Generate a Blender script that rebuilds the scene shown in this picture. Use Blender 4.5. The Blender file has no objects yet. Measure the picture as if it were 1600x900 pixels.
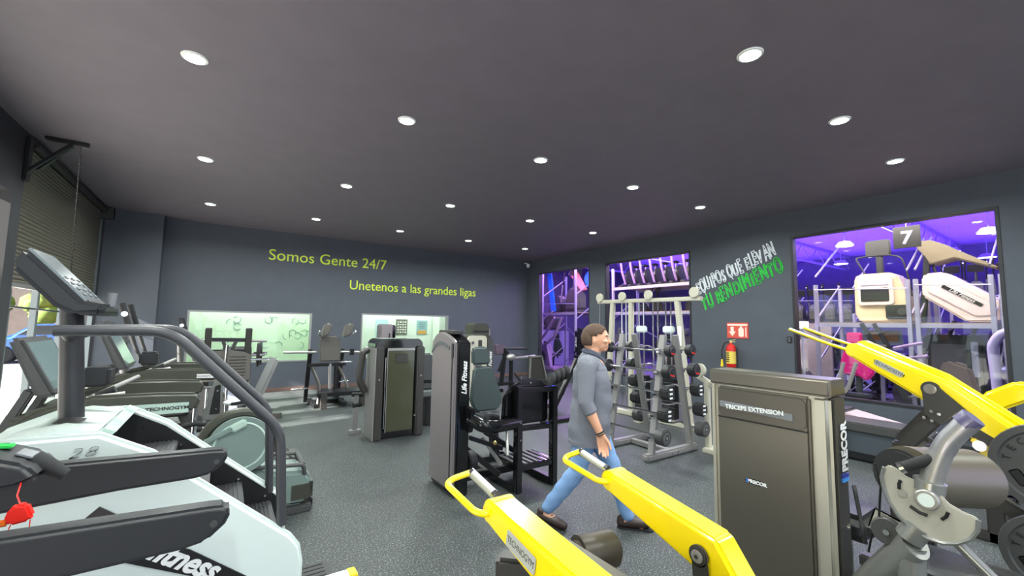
import bpy, bmesh, math, random
from mathutils import Vector, Matrix, Euler
random.seed(7)
PI = math.pi
SC = bpy.context.scene
COL = SC.collection

# ------------------------------------------------------------------ camera
CAMF, CAMPITCH, CAMYAW, CAMROLL, CAMH = 658.5, 0.0870, 0.5985, 0.0161, 1.6
_F = Vector((math.sin(CAMYAW)*math.cos(CAMPITCH), math.cos(CAMYAW)*math.cos(CAMPITCH), math.sin(CAMPITCH)))
_R = Vector((math.cos(CAMYAW), -math.sin(CAMYAW), 0))
_U = _R.cross(_F)
_R2 = _R*math.cos(CAMROLL) + _U*math.sin(CAMROLL)
_U2 = _U*math.cos(CAMROLL) - _R*math.sin(CAMROLL)
cd = bpy.data.cameras.new('camera'); cam = bpy.data.objects.new('camera', cd); COL.objects.link(cam)
cd.sensor_fit = 'HORIZONTAL'; cd.sensor_width = 36; cd.lens = 36*CAMF/1600; cd.clip_start = 0.02; cd.clip_end = 200
cam.matrix_world = Matrix(((_R2.x, _U2.x, -_F.x, 0), (_R2.y, _U2.y, -_F.y, 0), (_R2.z, _U2.z, -_F.z, CAMH), (0, 0, 0, 1)))
SC.camera = cam

# ------------------------------------------------------------------ world, sun, big lights, exposure
w = bpy.data.worlds.new('world'); SC.world = w; w.use_nodes = True
bg = w.node_tree.nodes['Background']
bg.inputs[0].default_value = (0.80, 0.90, 1.0, 1); bg.inputs[1].default_value = 1.7
SC.view_settings.view_transform = 'Standard'; SC.view_settings.look = 'None'
SC.view_settings.gamma = 1; SC.view_settings.use_curve_mapping = False
SC.view_settings.exposure = 0.45
def light(name, kind, loc, power, col=(1, 1, 1), size=0.2, size_y=None, rot=(0, 0, 0), parent=None, spread=None):
    l = bpy.data.lights.new(name, kind); l.energy = power; l.color = col
    if kind == 'AREA':
        l.size = size
        if size_y: l.shape = 'RECTANGLE'; l.size_y = size_y
        else: l.shape = 'DISK'
        if spread: l.spread = spread
    elif kind == 'SUN': l.angle = 0.02
    o = bpy.data.objects.new(name, l); COL.objects.link(o); o.location = loc; o.rotation_euler = rot
    if parent: o.parent = parent
    return o
_sd = Vector((1, 0.12, -0.50)).normalized()
sun = light('sun', 'SUN', (-6, 3, 8), 30.0, (1, .95, .88)); sun.rotation_euler = _sd.to_track_quat('-Z', 'Y').to_euler()
# area lights put into the two rooms behind the glass
light('office_ceiling_light', 'AREA', (.4, 11.7, 2.9), 95, (.92, 1, .90), 3.6, 0.5)
light('office_ceiling_light', 'AREA', (5.0, 13.0, 2.95), 85, (.92, 1, .92), 3.5, 1.2)
light('hall_purple_light', 'AREA', (15.0, 4.0, 3.3), 1500, (.15, .05, 1.0), 8, 15, (PI, 0, 0))
light('hall_purple_light', 'AREA', (9.1, 9.5, 3.45), 160, (.55, .25, 1.0), .5, 4.5)
light('hall_white_light', 'AREA', (8.9, 4.5, 3.55), 320, (1, .86, .78), .5, 9, (0, math.radians(-25), 0))
light('hall_purple_light', 'AREA', (10.6, 12.6, 4.2), 170, (.75, .35, 1.0), 2, 3)  # added lamp without a fixture, brightens the dark far end of the hall
light('hall_white_light', 'AREA', (12.5, 4.5, 3.9), 300, (.85, .72, 1), 2, 12)

# downlights of the same grid that hang outside the frame, over and behind the viewer
for _x, _y in [(-.314, 1.504), (1.434, 1.504)]+[(-.314+1.748*i, -1.06) for i in range(5)]:
    light('downlight_lamp', 'AREA', (_x, _y, 3.66), 34, (.93, 1, .96), .14, spread=2.8)

# ------------------------------------------------------------------ material helpers
def lin(c):
    return tuple(((v/255)/12.92 if v/255 <= .04045 else ((v/255+.055)/1.055)**2.4) for v in c)
MATS = {}
def mat(name, rgb, rough=.5, metal=0.0, emit=None, es=1.0, bump=0, bscale=60, vary=0, coat=0, spec=None):
    if name in MATS: return MATS[name]
    m = bpy.data.materials.new(name); m.use_nodes = True; nt = m.node_tree; b = nt.nodes['Principled BSDF']
    c = lin(rgb)+(1,)
    b.inputs['Base Color'].default_value = c; b.inputs['Roughness'].default_value = rough; b.inputs['Metallic'].default_value = metal
    if coat: b.inputs['Coat Weight'].default_value = coat; b.inputs['Coat Roughness'].default_value = .08
    if spec is not None: b.inputs['Specular IOR Level'].default_value = spec
    if emit: b.inputs['Emission Color'].default_value = lin(emit)+(1,); b.inputs['Emission Strength'].default_value = es
    tc = nt.nodes.new('ShaderNodeTexCoord')
    if vary:
        n = nt.nodes.new('ShaderNodeTexNoise'); n.inputs['Scale'].default_value = 3.5; n.inputs['Detail'].default_value = 6
        r = nt.nodes.new('ShaderNodeValToRGB'); nt.links.new(tc.outputs['Object'], n.inputs['Vector']); nt.links.new(n.outputs['Fac'], r.inputs['Fac'])
        r.color_ramp.elements[0].position = .3; r.color_ramp.elements[1].position = .7
        r.color_ramp.elements[0].color = tuple(x*(1-vary) for x in c[:3])+(1,); r.color_ramp.elements[1].color = tuple(min(1, x*(1+vary)) for x in c[:3])+(1,)
        nt.links.new(r.outputs['Color'], b.inputs['Base Color'])
    if bump:
        n = nt.nodes.new('ShaderNodeTexNoise'); n.inputs['Scale'].default_value = bscale; n.inputs['Detail'].default_value = 4
        bp = nt.nodes.new('ShaderNodeBump'); bp.inputs['Strength'].default_value = bump; bp.inputs['Distance'].default_value = .01
        nt.links.new(tc.outputs['Object'], n.inputs['Vector']); nt.links.new(n.outputs['Fac'], bp.inputs['Height']); nt.links.new(bp.outputs['Normal'], b.inputs['Normal'])
    MATS[name] = m; return m
wallM = mat('slate_paint', (74, 79, 88), .7, bump=.05, bscale=40, vary=.05)
ceilM = mat('charcoal_ceiling_paint', (108, 101, 110), .62, bump=.06, bscale=25, vary=.05)
blackP = mat('black_powder_coat', (24, 24, 26), .32)
blackG = mat('gloss_black', (14, 14, 16), .12, coat=.5)
blackR = mat('black_rubber', (30, 30, 32), .75, bump=.1, bscale=80)
blackPl = mat('black_plastic', (38, 38, 41), .45, bump=.04, bscale=120)
greyPl = mat('charcoal_plastic', (66, 66, 66), .42)
oliveM = mat('olive_black_plastic', (62, 62, 54), .4)
vinyl = mat('black_vinyl', (44, 46, 48), .42, bump=.08, bscale=90)
vinylG = mat('slate_green_vinyl', (62, 74, 74), .45, bump=.08, bscale=90)
vinylB = mat('grey_vinyl', (92, 88, 84), .5, bump=.06, bscale=70)
chrome = mat('chrome', (225, 225, 228), .12, 1)
steelM = mat('brushed_steel', (158, 156, 154), .36, .55)
silverP = mat('silver_paint', (160, 160, 156), .28, .7)
silverG = mat('warm_silver_plate', (172, 168, 158), .42, .15)
creamP = mat('cream_silver_paint', (188, 184, 168), .45, .1)
titan = mat('titanium_shroud', (142, 134, 136), .36, .35)
whiteP = mat('white_shroud', (214, 224, 220), .3, coat=.2)
mintP = mat('mint_edge', (176, 198, 188), .35)
greenG = mat('grey_green_plastic', (118, 134, 130), .45)
yellow = mat('yellow_paint', (255, 224, 0), .28, coat=.35)
greyF = mat('graphite_frame', (62, 60, 58), .35, .2)
greyPad = mat('olive_grey_pad', (88, 81, 68), .36)
precorM = mat('satin_bronze_grey', (112, 107, 98), .30, .75)
precorE = mat('satin_silver_edge', (190, 186, 172), .34, .7)
smoke = mat('smoked_panel', (66, 68, 52), .18, coat=.3)
screen = mat('screen_glass', (110, 128, 128), .12, coat=.5)
labelG = mat('label_grey', (120, 122, 126), .4)
whiteT = mat('white_print', (232, 232, 232), .5)
blackT = mat('black_print', (16, 16, 18), .5)
redP = mat('red_paint', (205, 30, 24), .3, coat=.4)
redC = mat('red_clip', (235, 40, 30), .4)
orangeC = mat('orange_tab', (240, 120, 30), .5)
greenB = mat('green_button', (40, 190, 80), .4)
blueC = mat('blue_plastic', (70, 150, 220), .4)
magenta = mat('magenta_vinyl', (225, 20, 130), .4)
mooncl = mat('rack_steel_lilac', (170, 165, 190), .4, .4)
neonW = mat('white_outline_paint', (225, 230, 235), .5)
neonG = mat('green_outline_paint', (30, 200, 60), .5)
limeT = mat('lime_letters', (205, 225, 60), .5)
skinM = mat('skin', (214, 158, 128), .55, vary=.06)
hairM = mat('brown_hair', (82, 62, 50), .8, bump=.5, bscale=150)
shirtM = mat('grey_shirt', (112, 114, 124), .85, bump=.25, bscale=40, vary=.06)
collarM = mat('navy_grey_cloth', (66, 70, 84), .85)
jeansM = mat('blue_denim', (118, 152, 196), .85, bump=.2, bscale=60, vary=.10)
shoeM = mat('dark_brown_leather', (52, 38, 34), .4)
officeM = mat('pale_green_wall', (208, 228, 200), .7)
officeW = mat('office_white', (228, 236, 226), .6)
hexM = mat('hexagon_print', (110, 150, 140), .6)
aluM = mat('aluminium_frame', (150, 150, 150), .4, .6)
def speckle():
    m = bpy.data.materials.new('speckled_rubber_floor'); m.use_nodes = True; nt = m.node_tree; b = nt.nodes['Principled BSDF']
    tc = nt.nodes.new('ShaderNodeTexCoord'); v = nt.nodes.new('ShaderNodeTexNoise'); v.inputs['Scale'].default_value = 95; v.inputs['Detail'].default_value = 3; v.inputs['Roughness'].default_value = .7
    r = nt.nodes.new('ShaderNodeValToRGB'); e = r.color_ramp.elements
    e[0].position = .56; e[0].color = lin((40, 45, 45))+(1,); e[1].position = .64; e[1].color = lin((150, 156, 156))+(1,)
    n = nt.nodes.new('ShaderNodeTexNoise'); n.inputs['Scale'].default_value = 2.2; n.inputs['Detail'].default_value = 5
    mx = nt.nodes.new('ShaderNodeMix'); mx.data_type = 'RGBA'; mx.blend_type = 'MULTIPLY'; mx.inputs[0].default_value = .35
    r2 = nt.nodes.new('ShaderNodeValToRGB'); r2.color_ramp.elements[0].position = .35; r2.color_ramp.elements[0].color = (.45, .45, .45, 1); r2.color_ramp.elements[1].position = .65
    L = nt.links.new
    L(tc.outputs['Object'], v.inputs['Vector']); L(v.outputs['Fac'], r.inputs['Fac']); L(tc.outputs['Object'], n.inputs['Vector']); L(n.outputs['Fac'], r2.inputs['Fac'])
    L(r.outputs['Color'], mx.inputs[6]); L(r2.outputs['Color'], mx.inputs[7]); L(mx.outputs[2], b.inputs['Base Color'])
    b.inputs['Roughness'].default_value = .52
    bp = nt.nodes.new('ShaderNodeBump'); bp.inputs['Strength'].default_value = .25; bp.inputs['Distance'].default_value = .004
    L(v.outputs['Fac'], bp.inputs['Height']); L(bp.outputs['Normal'], b.inputs['Normal'])
    return m
floorM = speckle()
def glassmat(name, tint=(1, 1, 1)):
    m = bpy.data.materials.new(name); m.use_nodes = True; nt = m.node_tree; nt.nodes.remove(nt.nodes['Principled BSDF'])
    t = nt.nodes.new('ShaderNodeBsdfTransparent'); t.inputs[0].default_value = tint+(1,)
    g = nt.nodes.new('ShaderNodeBsdfGlossy'); g.inputs['Roughness'].default_value = .02
    lw = nt.nodes.new('ShaderNodeLayerWeight'); lw.inputs[0].default_value = .5
    pw = nt.nodes.new('ShaderNodeMath'); pw.operation = 'POWER'; pw.inputs[1].default_value = 5
    mu = nt.nodes.new('ShaderNodeMath'); mu.operation = 'MULTIPLY_ADD'; mu.inputs[1].default_value = .7; mu.inputs[2].default_value = .03
    mx = nt.nodes.new('ShaderNodeMixShader'); L = nt.links.new
    L(lw.outputs['Facing'], pw.inputs[0]); L(pw.outputs[0], mu.inputs[0]); L(mu.outputs[0], mx.inputs[0]); L(t.outputs[0], mx.inputs[1]); L(g.outputs[0], mx.inputs[2])
    L(mx.outputs[0], nt.nodes['Material Output'].inputs[0]); return m
glassM = glassmat('window_glass', (.93, .96, .95)); clearM = glassmat('clear_plastic_wrap', (.94, .94, .98))

# ------------------------------------------------------------------ mesh helpers
def V3(*a): return Vector(a)
class MB:
    def __init__(s): s.bm = bmesh.new()
    def _add(s, t, M=None, bev=0, seg=2, ang=.5):
        if bev:
            es = [e for e in t.edges if len(e.link_faces) == 2 and e.calc_face_angle(0) > ang]
            bmesh.ops.bevel(t, geom=es, offset=bev, segments=seg, affect='EDGES', clamp_overlap=True)
        if M is not None: bmesh.ops.transform(t, matrix=M, verts=t.verts)
        me = bpy.data.meshes.new('tmp'); t.to_mesh(me); t.free(); s.bm.from_mesh(me); bpy.data.meshes.remove(me); return s
    def box(s, c, d, rot=(0, 0, 0), bev=0, seg=2):
        t = bmesh.new(); bmesh.ops.create_cube(t, size=1); bmesh.ops.scale(t, vec=d, verts=t.verts)
        return s._add(t, Matrix.Translation(c) @ Euler(rot).to_matrix().to_4x4(), bev, seg)
    def b2(s, lo, hi, bev=0, seg=2):
        return s.box([(a+b)/2 for a, b in zip(lo, hi)], [abs(b-a) for a, b in zip(lo, hi)], bev=bev, seg=seg)
    def bar(s, p, q, w_, h_, bev=0, up=(0, 0, 1)):
        p = Vector(p); q = Vector(q); z = (q-p); L = z.length; z.normalize(); u = Vector(up)
        if abs(z.dot(u)) > .98: u = Vector((0, 1, 0))
        x = z.cross(u).normalized(); y = x.cross(z).normalized()
        M = Matrix.Translation((p+q)/2) @ Matrix((x, y, z)).transposed().to_4x4()
        t = bmesh.new(); bmesh.ops.create_cube(t, size=1); bmesh.ops.scale(t, vec=(w_, h_, L), verts=t.verts)
        return s._add(t, M, bev)
    def cyl(s, p, q, r, r2=None, seg=20, bev=0):
        p = Vector(p); q = Vector(q); d = q-p; t = bmesh.new()
        bmesh.ops.create_cone(t, cap_ends=True, segments=seg, radius1=r, radius2=r if r2 is None else r2, depth=d.length)
        return s._add(t, Matrix.Translation((p+q)/2) @ d.to_track_quat('Z', 'Y').to_matrix().to_4x4(), bev, 2, 1.0)
    def ball(s, c, r, seg=20, rings=12, rot=(0, 0, 0)):
        if not hasattr(r, '__len__'): r = (r, r, r)
        t = bmesh.new(); bmesh.ops.create_uvsphere(t, u_segments=seg, v_segments=rings, radius=1)
        return s._add(t, Matrix.Translation(c) @ Euler(rot).to_matrix().to_4x4() @ Matrix.Diagonal((*r, 1)))
    def prism(s, poly, plane, a, b, bev=0, seg=2, ang=.5):
        t = bmesh.new()
        def m3(u, v, k): return {'xz': (u, k, v), 'yz': (k, u, v), 'xy': (u, v, k)}[plane]
        vs = [t.verts.new(m3(u, v, a)) for u, v in poly]; f = t.faces.new(vs)
        r = bmesh.ops.extrude_face_region(t, geom=[f]); nv = [e for e in r['geom'] if isinstance(e, bmesh.types.BMVert)]
        bmesh.ops.translate(t, vec=Vector(m3(0, 0, b-a)), verts=nv); bmesh.ops.recalc_face_normals(t, faces=t.faces)
        return s._add(t, None, bev, seg, ang)
    def tube(s, pts, r, seg=12, fil=0, ell=None, cap=True):
        P_ = [Vector(p) for p in pts]
        if fil and len(P_) > 2:
            o = [P_[0]]
            for i in range(1, len(P_)-1):
                a, b, c = P_[i-1], P_[i], P_[i+1]; d1 = (a-b); d2 = (c-b); k = min(fil, d1.length*.48, d2.length*.48)
                s1 = b+d1.normalized()*k; s2 = b+d2.normalized()*k
                for j in range(7):
                    u = j/6; o.append(s1*(1-u)**2+b*2*u*(1-u)+s2*u*u)
            o.append(P_[-1]); P_ = o
        t = bmesh.new(); rings = []; prev = None
        n = len(P_); rr = r if hasattr(r, '__len__') else None
        for i, p in enumerate(P_):
            d = ((P_[min(i+1, n-1)]-p).normalized() if i < n-1 else Vector()) + ((p-P_[max(i-1, 0)]).normalized() if i > 0 else Vector()); d.normalize()
            if prev is None:
                u = Vector((0, 0, 1)) if abs(d.z) < .9 else Vector((0, 1, 0)); x = d.cross(u).normalized()
            else: x = (prev - d*prev.dot(d)).normalized()
            prev = x; y = x.cross(d).normalized(); ri = rr[int(i*(len(rr)-1)/(n-1)+.5)] if rr else r
            ex, ey = ell if ell else (1, 1)
            rings.append([t.verts.new(p+(x*math.cos(2*PI*k/seg)*ex+y*math.sin(2*PI*k/seg)*ey)*ri) for k in range(seg)])
        for a, b in zip(rings, rings[1:]):
            for k in range(seg): t.faces.new((a[k], a[(k+1) % seg], b[(k+1) % seg], b[k]))
        if cap: t.faces.new(rings[0][::-1]); t.faces.new(rings[-1])
        bmesh.ops.recalc_face_normals(t, faces=t.faces)
        return s._add(t)
    def lathe(s, prof, c, axis=(0, 0, 1), seg=28):
        t = bmesh.new(); rings = []; solid = prof[0][0] < .001 or prof[-1][0] < .001
        for r, z in prof:
            rings.append([t.verts.new((max(r, 1e-4)*math.cos(2*PI*k/seg), max(r, 1e-4)*math.sin(2*PI*k/seg), z)) for k in range(seg)])
        for a, b in list(zip(rings, rings[1:]))+([] if solid or len(rings) < 3 else [(rings[-1], rings[0])]):
            for k in range(seg): t.faces.new((a[k], a[(k+1) % seg], b[(k+1) % seg], b[k]))
        if solid: t.faces.new(rings[0][::-1]); t.faces.new(rings[-1])
        bmesh.ops.recalc_face_normals(t, faces=t.faces)
        return s._add(t, Matrix.Translation(c) @ Vector(axis).to_track_quat('Z', 'Y').to_matrix().to_4x4())
    def xf(s, M): bmesh.ops.transform(s.bm, matrix=M, verts=s.bm.verts); return s
    def build(s, name, m, parent=None, label=None):
        me = bpy.data.meshes.new(name); s.bm.to_mesh(me); s.bm.free(); me.materials.append(m)
        me.polygons.foreach_set('use_smooth', [True]*len(me.polygons)); me.set_sharp_from_angle(angle=.6)
        o = bpy.data.objects.new(name, me); COL.objects.link(o)
        if parent: o.parent = parent
        if label: o['label'] = label
        return o
def tag(o, label, cat, group=None, kind=None):
    o['label'] = label; o['category'] = cat
    if group: o['group'] = group
    if kind: o['kind'] = kind
    return o
def thing(name, label, cat, loc=(0, 0, 0), rz=0, group=None):
    o = bpy.data.objects.new(name, None); COL.objects.link(o); o.empty_display_size = .1
    o.location = loc; o.rotation_euler = (0, 0, rz); return tag(o, label, cat, group)
def struct(o): o['kind'] = 'structure'; return o
def kids(o): return [c for c in ALLK.get(o.name, [])]
ALLK = {}
def dup(root, loc, rz, label, group=None, rot=None, scale=None):
    def cp(o, par):
        c = o.copy(); COL.objects.link(c); c.parent = par
        for ch in [x for x in COL.objects if x.parent == o]: cp(ch, c)
        return c
    r = cp(root, None); r.location = loc; r.rotation_euler = rot or (0, 0, rz); r['label'] = label
    if group: r['group'] = group
    if scale: r.scale = (scale,)*3
    return r
def text_mesh(name, body, size, m, parent, M, depth=.002, outline=0, shear=0, align='CENTER', label=None, space=1, bold=0, xs=1):
    cu = bpy.data.curves.new(name, 'FONT'); cu.body = body; cu.size = size; cu.align_x = align; cu.align_y = 'CENTER'; cu.shear = shear; cu.space_character = space
    cu.resolution_u = 4
    if outline: cu.fill_mode = 'NONE'; cu.bevel_depth = outline; cu.bevel_resolution = 0
    else: cu.extrude = depth; cu.offset = bold
    o = bpy.data.objects.new(name+'_curve', cu); COL.objects.link(o); dg = bpy.context.evaluated_depsgraph_get()
    me = bpy.data.meshes.new_from_object(o.evaluated_get(dg)); bpy.data.objects.remove(o); bpy.data.curves.remove(cu)
    me.transform(M @ Matrix.Diagonal((xs, 1, 1, 1))); me.materials.clear(); me.materials.append(m); me.name = name
    o = bpy.data.objects.new(name, me); COL.objects.link(o)
    if parent: o.parent = parent
    if label: o['label'] = label
    return o
def frame(o, x, y):     # matrix with local x along x, local y along y, at o
    x = Vector(x).normalized(); y = Vector(y); y = (y-x*x.dot(y)).normalized(); z = x.cross(y)
    return Matrix.Translation(o) @ Matrix((x, y, z)).transposed().to_4x4()
def rrect(x0, y0, x1, y1, r, n=5):
    o = []
    for cx, cy, a in ((x1-r, y1-r, 0), (x0+r, y1-r, 90), (x0+r, y0+r, 180), (x1-r, y0+r, 270)):
        for k in range(n+1):
            t = math.radians(a+90*k/n); o.append((cx+r*math.cos(t), cy+r*math.sin(t)))
    return o
def arc(cx, cy, r, a0, a1, n=12, ry=None):
    ry = ry or r
    return [(cx+r*math.cos(math.radians(a0+(a1-a0)*k/n)), cy+ry*math.sin(math.radians(a0+(a1-a0)*k/n))) for k in range(n+1)]

# ================================================================== THE ROOM
XL, XR, YB, ZC = -1.95, 8.20, 11.07, 3.675
struct(MB().b2((XL-.25, -4, -.1), (XR+.15, YB+.15, 0)).build('floor', floorM))
struct(MB().b2((XL-.4, -4, ZC), (XR+.15, YB+.15, ZC+.15)).build('ceiling', ceilM))
# back wall with two windows
def wallholes(fixed, a0, a1, z0, z1, holes, axis, th, name):
    m = MB(); xs = sorted({a0, a1, *[h[0] for h in holes], *[h[1] for h in holes]})
    for u0, u1 in zip(xs, xs[1:]):
        hs = [h for h in holes if h[0] <= u0+1e-6 and h[1] >= u1-1e-6]; zz = z0
        for h in sorted(hs, key=lambda h: h[2]):
            if h[2] > zz: m.b2(*([(u0, fixed, zz), (u1, fixed+th, h[2])] if axis == 'x' else [(fixed, u0, zz), (fixed+th, u1, h[2])]))
            zz = h[3]
        if z1 > zz: m.b2(*([(u0, fixed, zz), (u1, fixed+th, z1)] if axis == 'x' else [(fixed, u0, zz), (fixed+th, u1, z1)]))
    bmesh.ops.remove_doubles(m.bm, verts=m.bm.verts, dist=1e-4)
    return struct(m.build(name, wallM))
BW = [(-.62, 1.76, .66, 1.80), (2.91, 5.35, .68, 1.83)]
RW = [(8.28, 10.52, .18, 3.24), (5.25, 7.70, .40, 3.25), (.87, 3.31, .50, 3.24)]
wallholes(YB, XL-.3, XR+.15, 0, ZC, BW, 'x', .15, 'wall_back')
wallholes(XR, -4, YB, 0, ZC, RW, 'y', .15, 'wall_right')
# pillar at the left end of the back wall, jamb columns and lintels of the left shopfront
struct(MB().b2((XL, 10.76, 0), (-1.09, YB, ZC)).build('wall_pier', wallM))
m = MB(); m.b2((XL-.25, 10.72, 0), (XL, YB, ZC)); m.b2((XL-.25, 6.68, 0), (XL, 6.95, ZC)); m.b2((XL-.25, 2.9, 0), (XL, 3.3, ZC)); m.b2((XL-.25, -4, 0), (XL, -.9, ZC))
m.b2((XL-.25, 3.3, 2.93), (XL, 6.68, ZC)); m.b2((XL-.25, -.9, 2.93), (XL, 2.9, ZC)); m.b2((XL-.25, 6.95, 3.66), (XL, 10.72, ZC))
struct(m.build('wall_left', mat('near_black_paint', (46, 46, 50), .6, vary=.05)))
basM = mat('terracotta_tile', (104, 82, 74), .5, vary=.1)
struct(MB().b2((-1.09, YB-.012, 0), (XR, YB, .09), bev=.003).build('baseboard_back', basM))
# window frames and panes
def window(n, axis, h, fm, t=.04, mull=()):
    a0, a1, z0, z1 = h; r = MB(); g = MB(); f = YB if axis == 'x' else XR
    def bx(mb, u0, u1, w0, w1, d0, d1, bev=0): mb.b2(*([(u0, f+d0, w0), (u1, f+d1, w1)] if axis == 'x' else [(f+d0, u0, w0), (f+d1, u1, w1)]), bev=bev)
    bx(r, a0, a1, z0, z0+t, -.01, .13, .004); bx(r, a0, a1, z1-t, z1, -.01, .13, .004); bx(r, a0, a0+t, z0, z1, -.012, .132, .004); bx(r, a1-t, a1, z0, z1, -.012, .132, .004)
    for k in mull: bx(r, k-t/2, k+t/2, z0, z1, .03, .09)
    o = struct(r.build('window_%d' % n, fm)); bx(g, a0+t*.6, a1-t*.6, z0+t*.6, z1-t*.6, .055, .061); g.build('pane', glassM, o)
window(1, 'x', BW[0], aluM, .035); window(2, 'x', BW[1], aluM, .035)
frM = mat('dark_window_frame', (36, 36, 40), .5)
window(3, 'y', RW[0], frM, .02); window(4, 'y', RW[1], frM, .035); window(5, 'y', RW[2], frM, .04)

# roller shutter, half lowered, in the left shopfront
shM = mat('galvanised_slats', (122, 118, 104), .4, .5)
t = thing('roller_shutter', 'half-lowered ribbed grey roller shutter beside the slate pier', 'shutter', (XL-.06, 8.85, 0))
m = MB(); z = 1.98; n = 0; poly = []
N = 34; top = 3.64; dz = (top-1.98)/N
for k in range(N):
    z0 = 1.98+k*dz
    for q in range(6): u = q/6; poly.append((.020*math.sin(PI*u)**.8+.002, z0+dz*u))
poly += [(.002, top)]; poly = poly+[(-.006, z_) for _, z_ in poly[::-1]]
m.prism(poly, 'xz', -1.84, 1.86); m.build('slat_curtain', shM, t)
MB().b2((-.025, -1.84, 1.94), (.035, 1.86, 1.99), .006).build('bottom_rail', steelM, t)
MB().b2((-.03, -1.87, 0), (.04, -1.83, 3.6), .005).build('guide_rail', mat('blue_grey_steel', (104, 112, 116), .45, .3), t)
MB().b2((-.03, 1.84, 0), (.04, 1.87, 3.6), .005).build('guide_rail', MATS['blue_grey_steel'], t)
MB().cyl((.07, -1.8, 3.60), (.07, 1.82, 3.60), .05, seg=24).build('winding_drum', mat('dark_drum_steel', (60, 58, 56), .5, .5), t)
MB().box((.10, 1.79, 3.55), (.22, .02, .22), bev=.02).build('end_plate', greyF, t)
t = thing('shutter_bracket', 'black steel bracket arm holding the shutter drum under the ceiling', 'bracket', (XL, 6.9, ZC))
m = MB(); m.bar((.02, 0, -.45), (.36, 0, -.04), .05, .03, .004); m.bar((.08, .1, -.38), (.36, .03, -.05), .05, .03, .004); m.box((.32, 0, -.022), (.36, .07, .035), bev=.004); m.box((.02, .02, -.3), (.03, .12, .5), bev=.005)
m.build('arm', blackP, t)
m = MB(); p0 = Vector((.43, 0, -.06)); p1 = Vector((.26, 1.0, -2.55))
for k in range(60):
    p = p0.lerp(p1, k/60); q = p0.lerp(p1, (k+.85)/60); m.tube([p, q], .006 if k % 2 else .009, 6)
m.build('pull_chain', blackP, t)
# removable shopfront posts and grille below the shutter
for y_, dx, lab in ((7.42, -.10, 'grey steel post under the lowered shutter nearest the dark column'), (8.35, -.1, 'second grey steel post under the shutter from the dark column'), (9.5, -.1, 'third steel post under the shutter, beside the pier')):
    o = MB().b2((XL-.1+dx, y_-.035, 0), (XL+dx-.03, y_+.035, 1.96), .006).build('shutter_post', MATS['blue_grey_steel']); tag(o, lab, 'post', 'posts under the shutter')
o = MB().tube([(XL-.08, 7.0, 1.72), (XL-.08, 10.7, 1.66)], .012, 8).build('guard_rail', blackP); tag(o, 'thin dark rail crossing the opening below the shutter', 'rail')
# ================================================================== OUTSIDE THE SHOPFRONT
paveM = mat('sunlit_paving', (208, 206, 200), .85, vary=.08); asphM = mat('street_asphalt', (108, 108, 112), .9, vary=.08)
struct(MB().b2((-9, -4, -.03), (XL-.25, 16, .0)).build('trim_1', paveM))
struct(MB().b2((-40, -14, -.06), (-9, 40, -.035)).b2((-9, 16, -.06), (10, 40, -.035)).build('floor_street', asphM))
def car(loc, rz, m, label):
    t = thing('parked_car', label, 'car', loc, rz, 'cars parked outside')
    b = [(-2.1, .3), (-2.15, .65), (-2.0, .85), (-1.2, .95), (-.7, 1.38), (.7, 1.42), (1.35, .98), (2.0, .88), (2.15, .6), (2.1, .3)]
    MB().prism(b, 'xz', -.82, .82, .09, 3).build('body', m, t)
    MB().prism([(-1.05, .98), (-.62, 1.33), (.62, 1.36), (1.15, 1.0)], 'xz', -.835, .835, .02).build('side_window', blackG, t)
    for x in (-1.35, 1.35):
        for s in (-1, 1): MB().cyl((x, s*.66, .32), (x, s*.86, .32), .32, seg=24, bev=.04).build('wheel', blackR, t)
car((-5.3, 27.5, -.035), .15, mat('red_car_paint', (200, 36, 40), .3, coat=.5), 'red car parked in the street beyond the shutter opening')
car((-5.0, 23.0, -.035), .1, mat('blue_car_paint', (60, 110, 190), .3, coat=.5), 'blue car parked in the street beyond the shutter opening')
leafM = mat('sunlit_leaves', (92, 112, 40), .8, bump=.6, bscale=8, vary=.3)
for i, (x, y, r, lb) in enumerate([(-5.5, 31, 2.4, 'round leafy tree across the street, right one beyond the shutter'), (-11.5, 31.5, 2.4, 'large leafy tree across the street, left one beyond the shutter')]):
    t = thing('street_tree', lb, 'tree', (x, y, 0), 0, 'trees across the street')
    MB().tube([(0, 0, 0), (.1, 0, 1.5), (0, .1, 3)], [.2, .14, .1], 8).build('trunk', mat('bark', (110, 92, 74), .9), t)
    m = MB()
    for k in range(60): m.ball((random.uniform(-1, 1)*r, random.uniform(-.6, .6)*r, 3.0+random.uniform(-.6, .6)*r), r*random.uniform(.12, .24), 8, 6, rot=(k, k*2, 0))
    m.build('crown', leafM, t)
struct(MB().b2((-30, 34, 0), (10, 34.5, 5.5)).build('wall_street', mat('far_facade', (128, 116, 112), .9, vary=.1)))
t = thing('awning_sign', 'yellow and green triangular sign hanging outside at far left', 'sign', (-3.35, 10.6, 3.55))
MB().prism([(-.7, .0), (.75, .42), (.75, .1), (0, -.18)], 'xz', -.02, .02, .004).build('board', mat('yellow_green_print', (205, 215, 40), .5), t)
MB().bar((-.68, -.03, .02), (.73, -.03, .30), .02, .05).build('stripe', mat('green_print', (70, 110, 40), .5), t)
for x_, z_ in ((.5, .35), (-.3, .1)): MB().bar((x_, 0, z_), (x_, 0, .9), .02, .02).build('hanger', blackP, t)
t = thing('sunshade', 'unseen added awning outside over the left shopfront opening', 'sunshade', (XL-.27, 2.9, 3.0))  # canopy out of view, added to keep the sun off the left opening
MB().prism([(0, .05), (0, 0), (-2.9, -.62), (-2.95, -.85), (-2.98, -.85), (-2.95, -.58)], 'xz', -3.9, 3.6).build('canvas', mat('green_canvas', (96, 120, 60), .8), t)
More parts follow.
